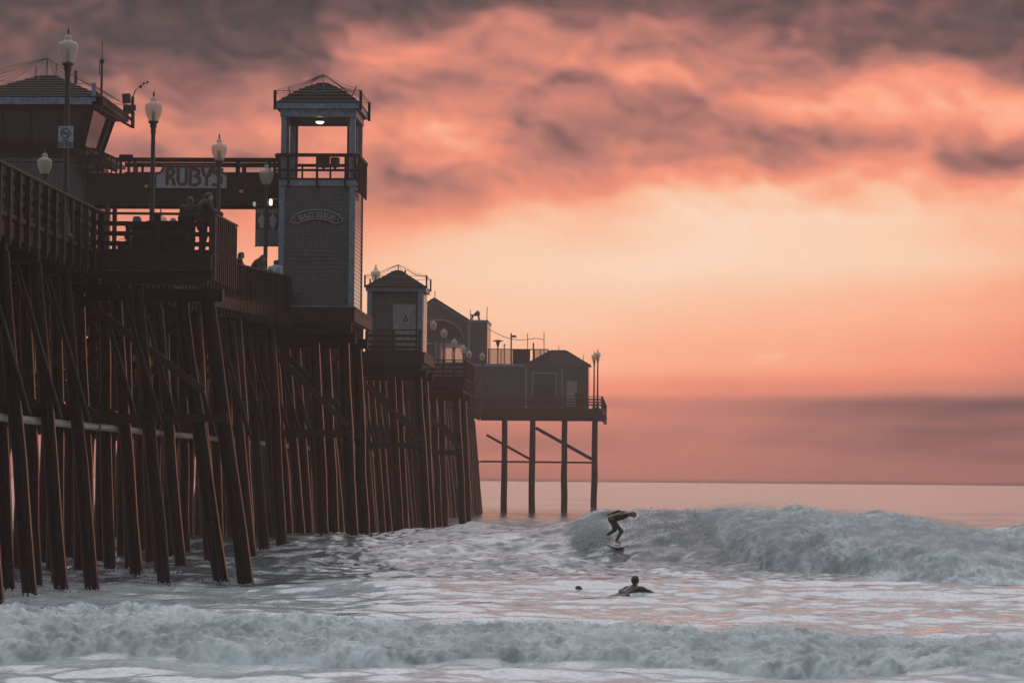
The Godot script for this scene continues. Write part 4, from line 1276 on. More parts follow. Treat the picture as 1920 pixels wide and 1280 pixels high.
func sea_h(x: float, z: float, fine := true) -> float:
	var d := -z
	var y := 0.0
	# the breaking swell
	if d > 60.0 and d < 140.0:
		var q := z - crest_z(x)
		var a := table(CREST, x)
		var wf := lerpf(22.0, 6.6, smoothstep(-12.0, -1.0, x))
		wf = lerpf(wf, 16.0, smoothstep(2.0, 9.0, x))
		if q >= 0.0:
			var s := clampf(1.0 - q / wf, 0.0, 1.0)
			y += a * s * s * (1.0 + 0.5 * (1.0 - s))
		else:
			y += a * exp(-q * q / 60.0)
	# the hump of foam behind the near bore
	y += 0.26 * exp(-pow((d - 72.5 - 1.5 * sin(x * 0.3)) / 3.2, 2.0)) * smoothstep(-11.5, -6.0, x)
	var far := smoothstep(130.0, 320.0, d)
	var near := 1.0 - far
	y += n_big.get_noise_2d(x * 0.5, z) * lerpf(0.16, 0.3, far) * smoothstep(4000.0, 700.0, d)
	if near > 0.0:
		# steep chop on the face of the swell, smoother water inshore
		var face := smoothstep(74.0, 88.0, d) * smoothstep(118.0, 104.0, d)
		var calm := smoothstep(46.0, 62.0, d) * smoothstep(92.0, 78.0, d) * smoothstep(-9.0, -2.0, x)
		y += n_chop.get_noise_2d(x * 0.55 + 0.22 * z, z) * near * lerpf(0.2, 0.26, face) * (1.0 - 0.2 * calm)
		if fine:
			y += n_rip.get_noise_2d(x * 0.6 + 0.15 * z, z) * near * lerpf(0.03, 0.075, face)
	return y


func foam_at(x: float, z: float) -> float:
	var d := -z
	var f := 0.0
	var big := n_big.get_noise_2d(x * 1.4 + 50.0, z * 0.8)
	if d < 82.0:
		f = smoothstep(76.0, 71.0, d + 3.0 * big) * 0.74 * smoothstep(-30.0, -16.0, x)
		f = maxf(f, 0.7 * smoothstep(84.0, 74.0, d) * smoothstep(-8.0, 2.0, x))
	if x > -9.0 and d > 70.0 and d < 103.0:
		f = maxf(f, 0.42 * smoothstep(-9.0, 3.0, x) * (1.0 - 0.6 * smoothstep(88.0, 93.0, d) * smoothstep(6.0, 3.0, x)))
	if d > 70.0 and d < 99.0 and x < -1.0:
		f = maxf(f, 0.36)
	if f < 0.01:
		return 0.0
	var lace := 0.5 + 0.62 * n_lace.get_noise_2d(x * 0.6 + 0.2 * z + 2.0 * big, z * 1.1)
	var film := 0.5 + 0.5 * n_chop.get_noise_2d(x * 1.2 + 90.0, z * 0.9)
	return smoothstep(1.0 - f, 1.2 - f, lace * 0.72 + film * 0.34)


func make_sea() -> void:
	n_chop.seed = 3; n_chop.frequency = 0.33; n_chop.fractal_octaves = 3
	n_rip.seed = 9; n_rip.frequency = 1.9; n_rip.fractal_octaves = 3
	n_big.seed = 14; n_big.frequency = 0.05; n_big.fractal_octaves = 2
	n_lace.seed = 21; n_lace.frequency = 0.5; n_lace.fractal_octaves = 4; n_lace.fractal_type = FastNoiseLite.FRACTAL_RIDGED
	n_cell.seed = 4; n_cell.noise_type = FastNoiseLite.TYPE_CELLULAR; n_cell.frequency = 1.0; n_cell.fractal_type = FastNoiseLite.FRACTAL_NONE
	n_cell.cellular_return_type = FastNoiseLite.RETURN_DISTANCE; n_cell.cellular_distance_function = FastNoiseLite.DISTANCE_EUCLIDEAN
	var zs := PackedFloat32Array()
	var xs := PackedFloat32Array()
	var d := 25.0
	var st := 0.13
	while d < 7000.0:
		zs.append(-d)
		if d > 108.0:
			st *= 1.018 if d < 300.0 else 1.06
		d += st
	var side := PackedFloat32Array()
	var x := 17.0
	st = 0.11
	while x < 5000.0:
		st *= 1.13
		x += st
		side.append(x)
	for k in side.size():
		xs.append(-9.0 - side[side.size() - 1 - k])
	x = -26.0
	while x < 17.0:
		xs.append(x)
		x += 0.095
	xs.append_array(side)
	var nx := xs.size()
	var nzr := zs.size()
	var v := PackedVector3Array(); v.resize(nx * nzr)
	var n := PackedVector3Array(); n.resize(nx * nzr)
	var c := PackedColorArray(); c.resize(nx * nzr)
	var ix := PackedInt32Array(); ix.resize((nx - 1) * (nzr - 1) * 6)
	for r in nzr:
		var z := zs[r]
		for k in nx:
			v[r * nx + k] = Vector3(xs[k], sea_h(xs[k], z), z)
	var at := 0
	for r in nzr:
		var z := zs[r]
		for k in nx:
			var o := r * nx + k
			var l := v[o - 1] if k > 0 else v[o]
			var rr := v[o + 1] if k < nx - 1 else v[o]
			var f := v[o - nx] if r > 0 else v[o]
			var b := v[o + nx] if r < nzr - 1 else v[o]
			n[o] = (b - f).cross(l - rr).normalized()
			if n[o].y < 0:
				n[o] = -n[o]
			var foam := 0.0
			if z > -104.0 and absf(xs[k]) < 40.0:
				foam = foam_at(xs[k], z)
			var silt := clampf(0.5 + n_big.get_noise_2d(xs[k] * 2.0, z * 2.0), 0.0, 1.0)
			var w := Color(0.14, 0.17, 0.185).lerp(Color(0.185, 0.187, 0.182), silt)
			c[o] = w.lerp(Color(0.76, 0.79, 0.8), foam)
			if r < nzr - 1 and k < nx - 1:
				ix[at] = o; ix[at + 1] = o + nx; ix[at + 2] = o + nx + 1
				ix[at + 3] = o; ix[at + 4] = o + nx + 1; ix[at + 5] = o + 1
				at += 6
	var o := Node3D.new()
	o.name = numbered("sea")
	add_child(o)
	tag(o, "grey-green sea with rolling surf reaching to the horizon", "sea", "", "structure")
	var rs := 0
	while zs[rs] > -112.0:
		rs += 1
	for q in [["surf_water", 0, rs, "water"], ["open_water", rs, nzr - 1, "open_water"]]:
		var a := []
		a.resize(Mesh.ARRAY_MAX)
		a[Mesh.ARRAY_VERTEX] = v.slice(q[1] * nx, (q[2] + 1) * nx)
		a[Mesh.ARRAY_NORMAL] = n.slice(q[1] * nx, (q[2] + 1) * nx)
		a[Mesh.ARRAY_COLOR] = c.slice(q[1] * nx, (q[2] + 1) * nx)
		a[Mesh.ARRAY_INDEX] = ix.slice(0, (q[2] - q[1]) * (nx - 1) * 6)
		var m := ArrayMesh.new()
		m.add_surface_from_arrays(Mesh.PRIMITIVE_TRIANGLES, a)
		part(o, q[0], m, M[q[3]])
	# the beach behind and under the camera
	var s := MB.new()
	s.quad(Vector3(-400, -1.0, -44), Vector3(400, -1.0, -44), Vector3(400, 1.35, -2), Vector3(-400, 1.35, -2))
	s.quad(Vector3(-400, 1.35, -2), Vector3(400, 1.35, -2), Vector3(400, 2.5, 300), Vector3(-400, 2.5, 300))
	var bch := part(self, "beach", s.mesh(), M.sand)
	tag(bch, "wet sand beach at the foot of the surf", "beach", "", "structure")


func lump(p: Vector3) -> float:
	var q := n_cell.get_noise_3dv(p) + 1.0
	return 1.0 - minf(q * q, 1.3)


# a roll of white water: prof(x) gives [toe z, toe y, crest z, crest y, back z, back y]; returns points and normals for the spray
func whitewater(called: String, label: String, x0: float, x1: float, dx: float, rows: int, prof: Callable, size: float, froth_shade: float) -> Array:
	var nx := int((x1 - x0) / dx)
	var v := PackedVector3Array(); v.resize(nx * rows)
	var n := PackedVector3Array(); n.resize(nx * rows)
	for k in nx:
		var x := x0 + k * dx
		var p: Array = prof.call(x)
		for r in rows:
			var t := r / (rows - 1.0)
			var q: Vector3
			if t < 0.62:
				var s := t / 0.62
				q = Vector3(x, p[1] + (p[3] - p[1]) * pow(sin(s * PI / 2.0), 0.8), lerpf(p[0], p[2], s))
			else:
				var s := (t - 0.62) / 0.38
				q = Vector3(x, lerpf(p[3], p[5], smoothstep(0.0, 1.0, s)), lerpf(p[2], p[4], s))
			v[k * rows + r] = q
	var w := v.duplicate()
	for k in nx:
		for r in rows:
			var o := k * rows + r
			var t := r / (rows - 1.0)
			var du := v[mini(k + 1, nx - 1) * rows + r] - v[maxi(k - 1, 0) * rows + r]
			var dv := v[k * rows + mini(r + 1, rows - 1)] - v[k * rows + maxi(r - 1, 0)]
			var nn := du.cross(dv).normalized()
			if nn.y < 0:
				nn = -nn
			var p := v[o]
			var fade := smoothstep(0.0, 0.12, t) * smoothstep(1.0, 0.75, t) * smoothstep(x0, x0 + 5.0, p.x)
			var g := p / size
			g += Vector3(n_chop.get_noise_3dv(p * 1.5), n_chop.get_noise_3dv(p * 1.5 + Vector3(40, 0, 0)), 0) * 0.35
			var h := 0.30 * lump(g * 0.75) + 0.30 * lump(g * 1.6 + Vector3(5, 3, 1)) + 0.2 * lump(g * 3.3) + 0.12 * lump(g * 6.7) + 0.07 * lump(g * 13.0)
			h += 0.25 * n_chop.get_noise_3dv(g * 1.4)
			w[o] = p + nn * (h - 0.5) * size * 0.95 * fade - Vector3(0, 0.16 * (1.0 - fade), 0)
	for k in nx:
		for r in rows:
			var o := k * rows + r
			var du := w[mini(k + 1, nx - 1) * rows + r] - w[maxi(k - 1, 0) * rows + r]
			var dv := w[k * rows + mini(r + 1, rows - 1)] - w[k * rows + maxi(r - 1, 0)]
			n[o] = du.cross(dv).normalized()
			if n[o].dot(Vector3(0, 0.8, 0.6)) < 0:
				n[o] = -n[o]
	# thick froth is white, thin froth lets the green water through; the shift also paints dimmer light
	var c := PackedColorArray(); c.resize(nx * rows)
	for o in w.size():
		var p := w[o] / size
		var q := Vector3(p.x * 1.1 + 0.5 * n_chop.get_noise_3dv(p * 2.0), p.y * 0.9, p.z * 0.9)
		var th := 0.5 + 0.5 * n_lace.get_noise_3dv(q * 1.6) + 0.3 * n_rip.get_noise_3dv(p * 2.2) + 0.45 * n_chop.get_noise_3dv(p * 0.9) + froth_shade
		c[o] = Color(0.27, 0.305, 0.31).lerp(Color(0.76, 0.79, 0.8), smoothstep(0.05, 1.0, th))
	var ix := PackedInt32Array(); ix.resize((nx - 1) * (rows - 1) * 6)
	var at := 0
	for k in nx - 1:
		for r in rows - 1:
			var o := k * rows + r
			ix[at] = o; ix[at + 1] = o + 1; ix[at + 2] = o + rows + 1
			ix[at + 3] = o; ix[at + 4] = o + rows + 1; ix[at + 5] = o + rows
			at += 6
	var a := []
	a.resize(Mesh.ARRAY_MAX)
	a[Mesh.ARRAY_VERTEX] = w
	a[Mesh.ARRAY_NORMAL] = n
	a[Mesh.ARRAY_COLOR] = c
	a[Mesh.ARRAY_INDEX] = ix
	var m := ArrayMesh.new()
	m.add_surface_from_arrays(Mesh.PRIMITIVE_TRIANGLES, a)
	var o := part(self, called, m, M.foam)
	tag(o, label, "white water", "", "stuff")
	return [w, n, rows, nx]


func droplet_mesh() -> ArrayMesh:
	var b := MB.new()
	var p := [Vector3(1, 0, 0), Vector3(-1, 0, 0), Vector3(0, 1, 0), Vector3(0, -1, 0), Vector3(0, 0, 1), Vector3(0, 0, -1)]
	for f in [[0, 2, 4], [4, 2, 1], [1, 2, 5], [5, 2, 0], [4, 3, 0], [1, 3, 4], [5, 3, 1], [0, 3, 5]]:
		b.tri(p[f[0]], p[f[2]], p[f[1]])
	var m := b.mesh()
	for k in b.n.size():
		b.n[k] = b.v[k].normalized()
	return b.mesh()


func spray(called: String, label: String, pts: PackedVector3Array, rads: PackedFloat32Array) -> void:
	var buf := PackedFloat32Array()
	buf.resize(pts.size() * 12)
	for k in pts.size():
		var o := k * 12
		var r := rads[k]
		var e := rng.randf_range(0.7, 1.5)
		buf[o] = r * e; buf[o + 3] = pts[k].x
		buf[o + 5] = r / e; buf[o + 7] = pts[k].y
		buf[o + 10] = r; buf[o + 11] = pts[k].z
	var mm := MultiMesh.new()
	mm.transform_format = MultiMesh.TRANSFORM_3D
	mm.mesh = droplet_mesh()
	mm.instance_count = pts.size()
	mm.buffer = buf
	var o := MultiMeshInstance3D.new()
	o.name = numbered(called)
	o.multimesh = mm
	o.material_override = M.drop
	add_child(o)
	tag(o, label, "spray", "", "stuff")


func near_bore(x: float) -> Array:
	var zt := -42.0 + 1.1 * n_chop.get_noise_2d(x * 0.5, 3.0) + 0.9 * sin(x * 0.23)
	var yc := 0.43 - 0.017 * (x + 2.0) + 0.14 * n_chop.get_noise_2d(x * 0.9, 60.0)
	return [zt, 0.0, zt - 2.9 + 0.5 * n_chop.get_noise_2d(x * 0.8, 90.0), yc, zt - 7.0, 0.1]


func breaker(x: float) -> Array:
	var zt := table(TOE, x) + 1.3 * n_chop.get_noise_2d(x * 0.6, 13.0)
	var zc := crest_z(x) + 0.4
	var yc := table(CREST, x) + 0.34 * n_chop.get_noise_2d(x * 0.7, 160.0) + 0.16 * exp(-pow((x - 3.2) / 1.8, 2.0))
	zt = maxf(zt, zc + 0.5)
	return [zt, sea_h(x, zt, false), zc, yc, zc - 4.5, sea_h(x, zc - 4.5, false)]


func make_surf() -> void:
	rng.seed = 77
	var a := whitewater("near_whitewater", "nearest tumbling roll of grey-white foam across the bottom", -20.0, 13.0, 0.036, 130, near_bore, 0.56, 0.0)
	var b := whitewater("breaking_whitewater", "wide bank of white water of the breaking wave at right", 1.9, 26.0, 0.05, 150, breaker, 0.72, -0.26)  # last value thins and darkens the froth, standing in for dimmer light
	for w in [[a, 60000, 0.009, 0.03, "near_spray", "fine spray and froth over the nearest roll of foam"], [b, 80000, 0.014, 0.06, "breaker_spray", "spray thrown up along the breaking wave at right"]]:
		var v: PackedVector3Array = w[0][0]
		var n: PackedVector3Array = w[0][1]
		var pts := PackedVector3Array()
		var rad := PackedFloat32Array()
		for k in int(w[1]):
			var o := rng.randi_range(0, v.size() - 1)
			var t := (o % int(w[0][2])) / float(w[0][2])
			if t > 0.85 or rng.randf() > smoothstep(0.05, 0.5, t) * (0.5 + 0.9 * n_chop.get_noise_3dv(v[o] * 1.3)):
				continue
			var out: float = -log(rng.randf_range(0.02, 1.0)) * w[3]
			if t > 0.45 and t < 0.7:
				out *= 2.6 * maxf(0.25, 1.0 + 2.4 * n_chop.get_noise_1d(v[o].x * 1.7))
			pts.append(v[o] + n[o] * out + Vector3(rng.randfn(), rng.randfn() * 0.7, rng.randfn()) * w[3] * 0.7)
			rad.append(w[2] * rng.randf_range(0.4, 1.5) / (1.0 + out * 2.0))
		spray(w[4], w[5], pts, rad)
	# splash behind the surfer
	var pts := PackedVector3Array()
	var rad := PackedFloat32Array()
	for k in 16000:
		var u := rng.randf()
		var x := lerpf(-2.25, -0.9, pow(u, 0.8)) + rng.randfn() * 0.12
		var z := -97.3 + rng.randfn() * 0.5
		var base := sea_h(x, z, false)
		var high := absf(rng.randfn()) * 0.33 * sin(PI * clampf(u + 0.15, 0.0, 1.0))
		pts.append(Vector3(x, base + high, z))
		rad.append(0.016 * rng.randf_range(0.5, 1.5))
	for k in 2500:
		var u := rng.randf()
		var x := lerpf(-0.3, 3.4, u) + rng.randfn() * 0.25
		var z := lerpf(-98.4, -97.0, u) + rng.randfn() * 0.7
		pts.append(Vector3(x, sea_h(x, z, false) + absf(rng.randfn()) * 0.22 * (0.6 + n_chop.get_noise_1d(x * 3.0)), z))
		rad.append(0.016 * rng.randf_range(0.5, 1.5))
	spray("surfer_splash", "white splash kicked up on the wave face around the surfer", pts, rad)
	# wash round the feet of the piles
	pts = PackedVector3Array()
	rad = PackedFloat32Array()
	for q in pile_feet:
		var f: Vector3 = q[0]
		for k in 260:
			var ang := rng.randf() * TAU
			var r: float = q[1] + absf(rng.randfn()) * 0.16
			var p := Vector3(f.x + cos(ang) * r * 1.3, 0.0, f.z + sin(ang) * r)
			p.y = sea_h(p.x, p.z, false) + absf(rng.randfn()) * 0.05 * exp(-(r - q[1]) * 4.0)
			pts.append(p)
			rad.append(0.016 * rng.randf_range(0.5, 1.6))
	spray("pile_wash", "broken white wash round the feet of the pier piles", pts, rad)
	# drifting spray that softens the broken wave
	var fm := FogMaterial.new()
	fm.density = 0.075
	fm.albedo = lin(0.9, 0.92, 0.94)
	for k in 7:
		var x := 4.0 + k * 2.6
		var p := breaker(x)
		var m := FogVolume.new()
		m.name = numbered("spray_mist")
		m.shape = RenderingServer.FOG_VOLUME_SHAPE_ELLIPSOID
		m.size = Vector3(5.2, p[3] * 1.25, absf(p[0] - p[2]) * 0.85 + 2.5)
		m.position = Vector3(x, p[3] * 0.52, (p[0] + p[2]) / 2.0 + 0.6)
		m.material = fm
		add_child(m)
		tag(m, "soft veil of spray drifting over the broken wave at right", "spray", "spray veils over the broken wave", "stuff")
	var fn := FogMaterial.new()
	fn.density = 0.2
	fn.albedo = lin(0.9, 0.92, 0.94)
	for k in 15:
		var x := -17.0 + k * 1.95
		var p := near_bore(x)
		var m := FogVolume.new()
		m.name = numbered("spray_mist")
		m.shape = RenderingServer.FOG_VOLUME_SHAPE_ELLIPSOID
		m.size = Vector3(3.6, 0.95 + 0.2 * sin(k * 2.7), 3.0)
		m.position = Vector3(x, 0.24, p[0] - 1.3)
		m.material = fn
		add_child(m)
		tag(m, "soft veil of spray drifting over the nearest roll of foam", "spray", "spray veils over the near roll", "stuff")


# ------------------------------------------------------------------ people
# one continuous surface round tapered bones [a, b, radius at a, radius at b], meshed as surface nets
func skin_over(bones: Array, cell: float, k: float) -> ArrayMesh:
	var lo := Vector3.ONE * 1e6
	var hi := -lo
	for b in bones:
		for e in 2:
			lo = lo.min(b[e] - Vector3.ONE * b[2 + e])
			hi = hi.max(b[e] + Vector3.ONE * b[2 + e])
	lo -= Vector3.ONE * cell * 2.5
	var dim := Vector3i(((hi - lo) / cell).ceil()) + Vector3i.ONE * 4
	var sx := dim.x
	var sxy := dim.x * dim.y
	var f := PackedFloat32Array()
	f.resize(sxy * dim.z)
	f.fill(1.0)
	for b in bones:
		var a: Vector3 = b[0]
		var ab: Vector3 = b[1] - b[0]
		var l2 := maxf(ab.length_squared(), 1e-8)
		var ra: float = b[2]
		var rb: float = b[3]
		var m := maxf(ra, rb) + k * 1.5 + cell * 2.0
		var g0 := Vector3i(((b[0].min(b[1]) - Vector3.ONE * m - lo) / cell).floor()).clamp(Vector3i.ZERO, dim - Vector3i.ONE)
		var g1 := Vector3i(((b[0].max(b[1]) + Vector3.ONE * m - lo) / cell).ceil()).clamp(Vector3i.ZERO, dim - Vector3i.ONE)
		for z in range(g0.z, g1.z + 1):
			for y in range(g0.y, g1.y + 1):
				for x in range(g0.x, g1.x + 1):
					var p := lo + Vector3(x, y, z) * cell - a
					var t := clampf(p.dot(ab) / l2, 0.0, 1.0)
					var d := (p - ab * t).length() - lerpf(ra, rb, t)
					var o := x + y * sx + z * sxy
					var h := maxf(k - absf(f[o] - d), 0.0) / k
					f[o] = minf(f[o], d) - h * h * k * 0.25
	var index := PackedInt32Array()
	index.resize(f.size())
	index.fill(-1)
	var mb := MB.new()
	var off := [0, 1, sx, sx + 1, sxy, sxy + 1, sxy + sx, sxy + sx + 1]
	var edges := [[0, 1], [2, 3], [4, 5], [6, 7], [0, 2], [1, 3], [4, 6], [5, 7], [0, 4], [1, 5], [2, 6], [3, 7]]
	for z in range(1, dim.z - 2):
		for y in range(1, dim.y - 2):
			for x in range(1, dim.x - 2):
				var o := x + y * sx + z * sxy
				var neg := 0
				for c in 8:
					if f[o + off[c]] < 0.0:
						neg += 1
				if neg == 0 or neg == 8:
					continue
				var s := Vector3.ZERO
				var n := 0
				for e in edges:
					var u := f[o + off[e[0]]]
					var w := f[o + off[e[1]]]
					if (u < 0.0) != (w < 0.0):
						var t := u / (u - w)
						var p0 := Vector3(e[0] & 1, (e[0] >> 1) & 1, e[0] >> 2)
						var p1 := Vector3(e[1] & 1, (e[1] >> 1) & 1, e[1] >> 2)
						s += p0.lerp(p1, t)
						n += 1
				index[o] = mb.v.size()
				mb.v.append(lo + (Vector3(x, y, z) + s / n) * cell)
				mb.n.append(Vector3(f[o + 1] - f[o - 1], f[o + sx] - f[o - sx], f[o + sxy] - f[o - sxy]).normalized())
	var axes := [[1, sx, sxy], [sx, sxy, 1], [sxy, 1, sx]]
	for z in range(2, dim.z - 2):
		for y in range(2, dim.y - 2):
			for x in range(2, dim.x - 2):
				var o := x + y * sx + z * sxy
				for ax in axes:
					if (f[o] < 0.0) != (f[o + ax[0]] < 0.0):
						var a := index[o]
						var b := index[o - ax[1]]
						var c := index[o - ax[1] - ax[2]]
						var d := index[o - ax[2]]
						if a < 0 or b < 0 or c < 0 or d < 0:
							continue
						if f[o] < 0.0:
							mb.i.append_array([a, d, c, a, c, b])
						else:
							mb.i.append_array([a, b, c, a, c, d])
	return mb.mesh()


# joints: head, neck, chest, belly, pelvis and, for l and r, shoulder, elbow, wrist, hand, hip, knee, ankle, toe
func limbs(j: Dictionary, which: String, grow := 0.0) -> Array:
	var b := []
	if which.contains("h"):
		var up: Vector3 = (j.head - j.neck).normalized()
		var fw: Vector3 = j.get("look", Vector3(0, 0, -1))
		b.append([j.head + up * 0.03, j.head + up * 0.03 - fw * 0.02, 0.093 + grow, 0.09 + grow])
		b.append([j.head - up * 0.05 + fw * 0.03, j.head + fw * 0.02, 0.058 + grow, 0.075 + grow])
		b.append([j.head + fw * 0.085, j.head - up * 0.03 + fw * 0.105, 0.014 + grow, 0.02 + grow])
		var sd := up.cross(fw).normalized()
		for s in [-1.0, 1.0]:
			b.append([j.head + sd * 0.088 * s + up * 0.02, j.head + sd * 0.092 * s - up * 0.025, 0.02 + grow, 0.018 + grow])
		b.append([j.neck, j.head - up * 0.05, 0.055 + grow, 0.052 + grow])
	if which.contains("t"):
		b.append([j.neck, j.chest, 0.07 + grow, 0.135 + grow])
		b.append([j.chest, j.belly, 0.14 + grow, 0.125 + grow])
		b.append([j.belly, j.pelvis, 0.125 + grow, 0.13 + grow])
		b.append([j.shl, j.shr, 0.075 + grow, 0.075 + grow])
	for s in ["l", "r"]:
		if which.contains("a"):
			b.append([j["sh" + s], j["el" + s], 0.058 + grow, 0.045 + grow])
			b.append([j["el" + s], j["wr" + s], 0.044 + grow, 0.032 + grow])
		if which.contains("w"):
			var d: Vector3 = (j["ha" + s] - j["wr" + s])
			var q := d.cross(Vector3(0, 0, 1) if absf(d.normalized().z) < 0.8 else Vector3.UP).normalized()
			b.append([j["wr" + s], j["wr" + s] + d * 0.45, 0.032 + grow, 0.036 + grow])
			for k in 4:
				b.append([j["wr" + s] + d * 0.4 + q * (k - 1.5) * 0.018, j["wr" + s] + d * (0.95 - 0.06 * absf(k - 1.3)) + q * (k - 1.5) * 0.024, 0.013, 0.011])
			b.append([j["wr" + s] + d * 0.15 + q * 0.025, j["wr" + s] + d * 0.5 + q * 0.06, 0.014, 0.012])
		if which.contains("l"):
			b.append([j.pelvis, j["hip" + s], 0.12 + grow, 0.095 + grow])
			b.append([j["hip" + s], j["kn" + s], 0.09 + grow, 0.06 + grow])
			b.append([j["kn" + s], j["an" + s], 0.058 + grow, 0.04 + grow])
		if which.contains("f"):
			b.append([j["an" + s], j["to" + s], 0.042 + grow, 0.034 + grow])
	return b


func person(label: String, at: Vector3, turn: float, size: float, j: Dictionary, wears: Array, group := "") -> Node3D:
	var t := thing("person", label, "person", at, turn, group)
	t.scale = Vector3.ONE * size
	part(t, "body", skin_over(limbs(j, "htawlf"), 0.022, 0.045), M.skin)
	for w in wears:
		var bones: Array = limbs(j, w[2], w[3]) if w[2] != "" else []
		if w[0] == "hair" or w[0] == "cap":
			var up: Vector3 = (j.head - j.neck).normalized()
			var fw: Vector3 = j.get("look", Vector3(0, 0, -1))
			bones = [[j.head + up * 0.045 - fw * 0.02, j.head + up * 0.03 - fw * 0.04, 0.1, 0.097]]
			if w[0] == "hair":
				bones.append([j.head - fw * 0.045, j.head - up * w[3] - fw * 0.06, 0.085, 0.06])
			else:
				bones.append([j.head + up * 0.075 + fw * 0.06, j.head + up * 0.06 + fw * 0.17, 0.03, 0.02])
		part(t, w[0], skin_over(bones, 0.022, 0.04), M[w[1]])
	return t


func standing(lean := 0.0, arms := "down", bow := 0.0) -> Dictionary:
	var f := func(y: float, z := 0.0, x := 0.0) -> Vector3:
		return Vector3(x, y, z - lean * maxf(0.0, y - 0.9))
	var j := {
		"pelvis": f.call(0.97), "belly": f.call(1.12), "chest": f.call(1.3), "neck": f.call(1.47), "head": f.call(1.63, -0.03 - bow * 0.12) - Vector3(0, bow * 0.06, 0),
		"look": Vector3(0, -0.3 - bow * 0.5, -1).normalized(),
		"hipl": Vector3(-0.1, 0.93, 0), "hipr": Vector3(0.1, 0.93, 0), "knl": Vector3(-0.11, 0.5, -0.02), "knr": Vector3(0.12, 0.5, -0.02),
		"anl": Vector3(-0.12, 0.08, 0.02), "anr": Vector3(0.13, 0.08, 0.02), "tol": Vector3(-0.14, 0.035, -0.15), "tor": Vector3(0.16, 0.035, -0.15),
		"shl": f.call(1.41, 0.0, -0.19), "shr": f.call(1.41, 0.0, 0.19),
	}
	if arms == "down":
		j.merge({"ell": f.call(1.12, 0.02, -0.26), "elr": f.call(1.12, 0.02, 0.26), "wrl": f.call(0.9, -0.08, -0.27), "wrr": f.call(0.9, -0.08, 0.27), "hal": f.call(0.76, -0.12, -0.26), "har": f.call(0.76, -0.12, 0.26)})
	else:
		j.merge({"ell": f.call(1.16, -0.16, -0.28), "elr": f.call(1.16, -0.16, 0.28), "wrl": f.call(1.14, -0.4, -0.2), "wrr": f.call(1.14, -0.4, 0.2), "hal": f.call(1.13, -0.5, -0.1), "har": f.call(1.13, -0.5, 0.1)})
	return j


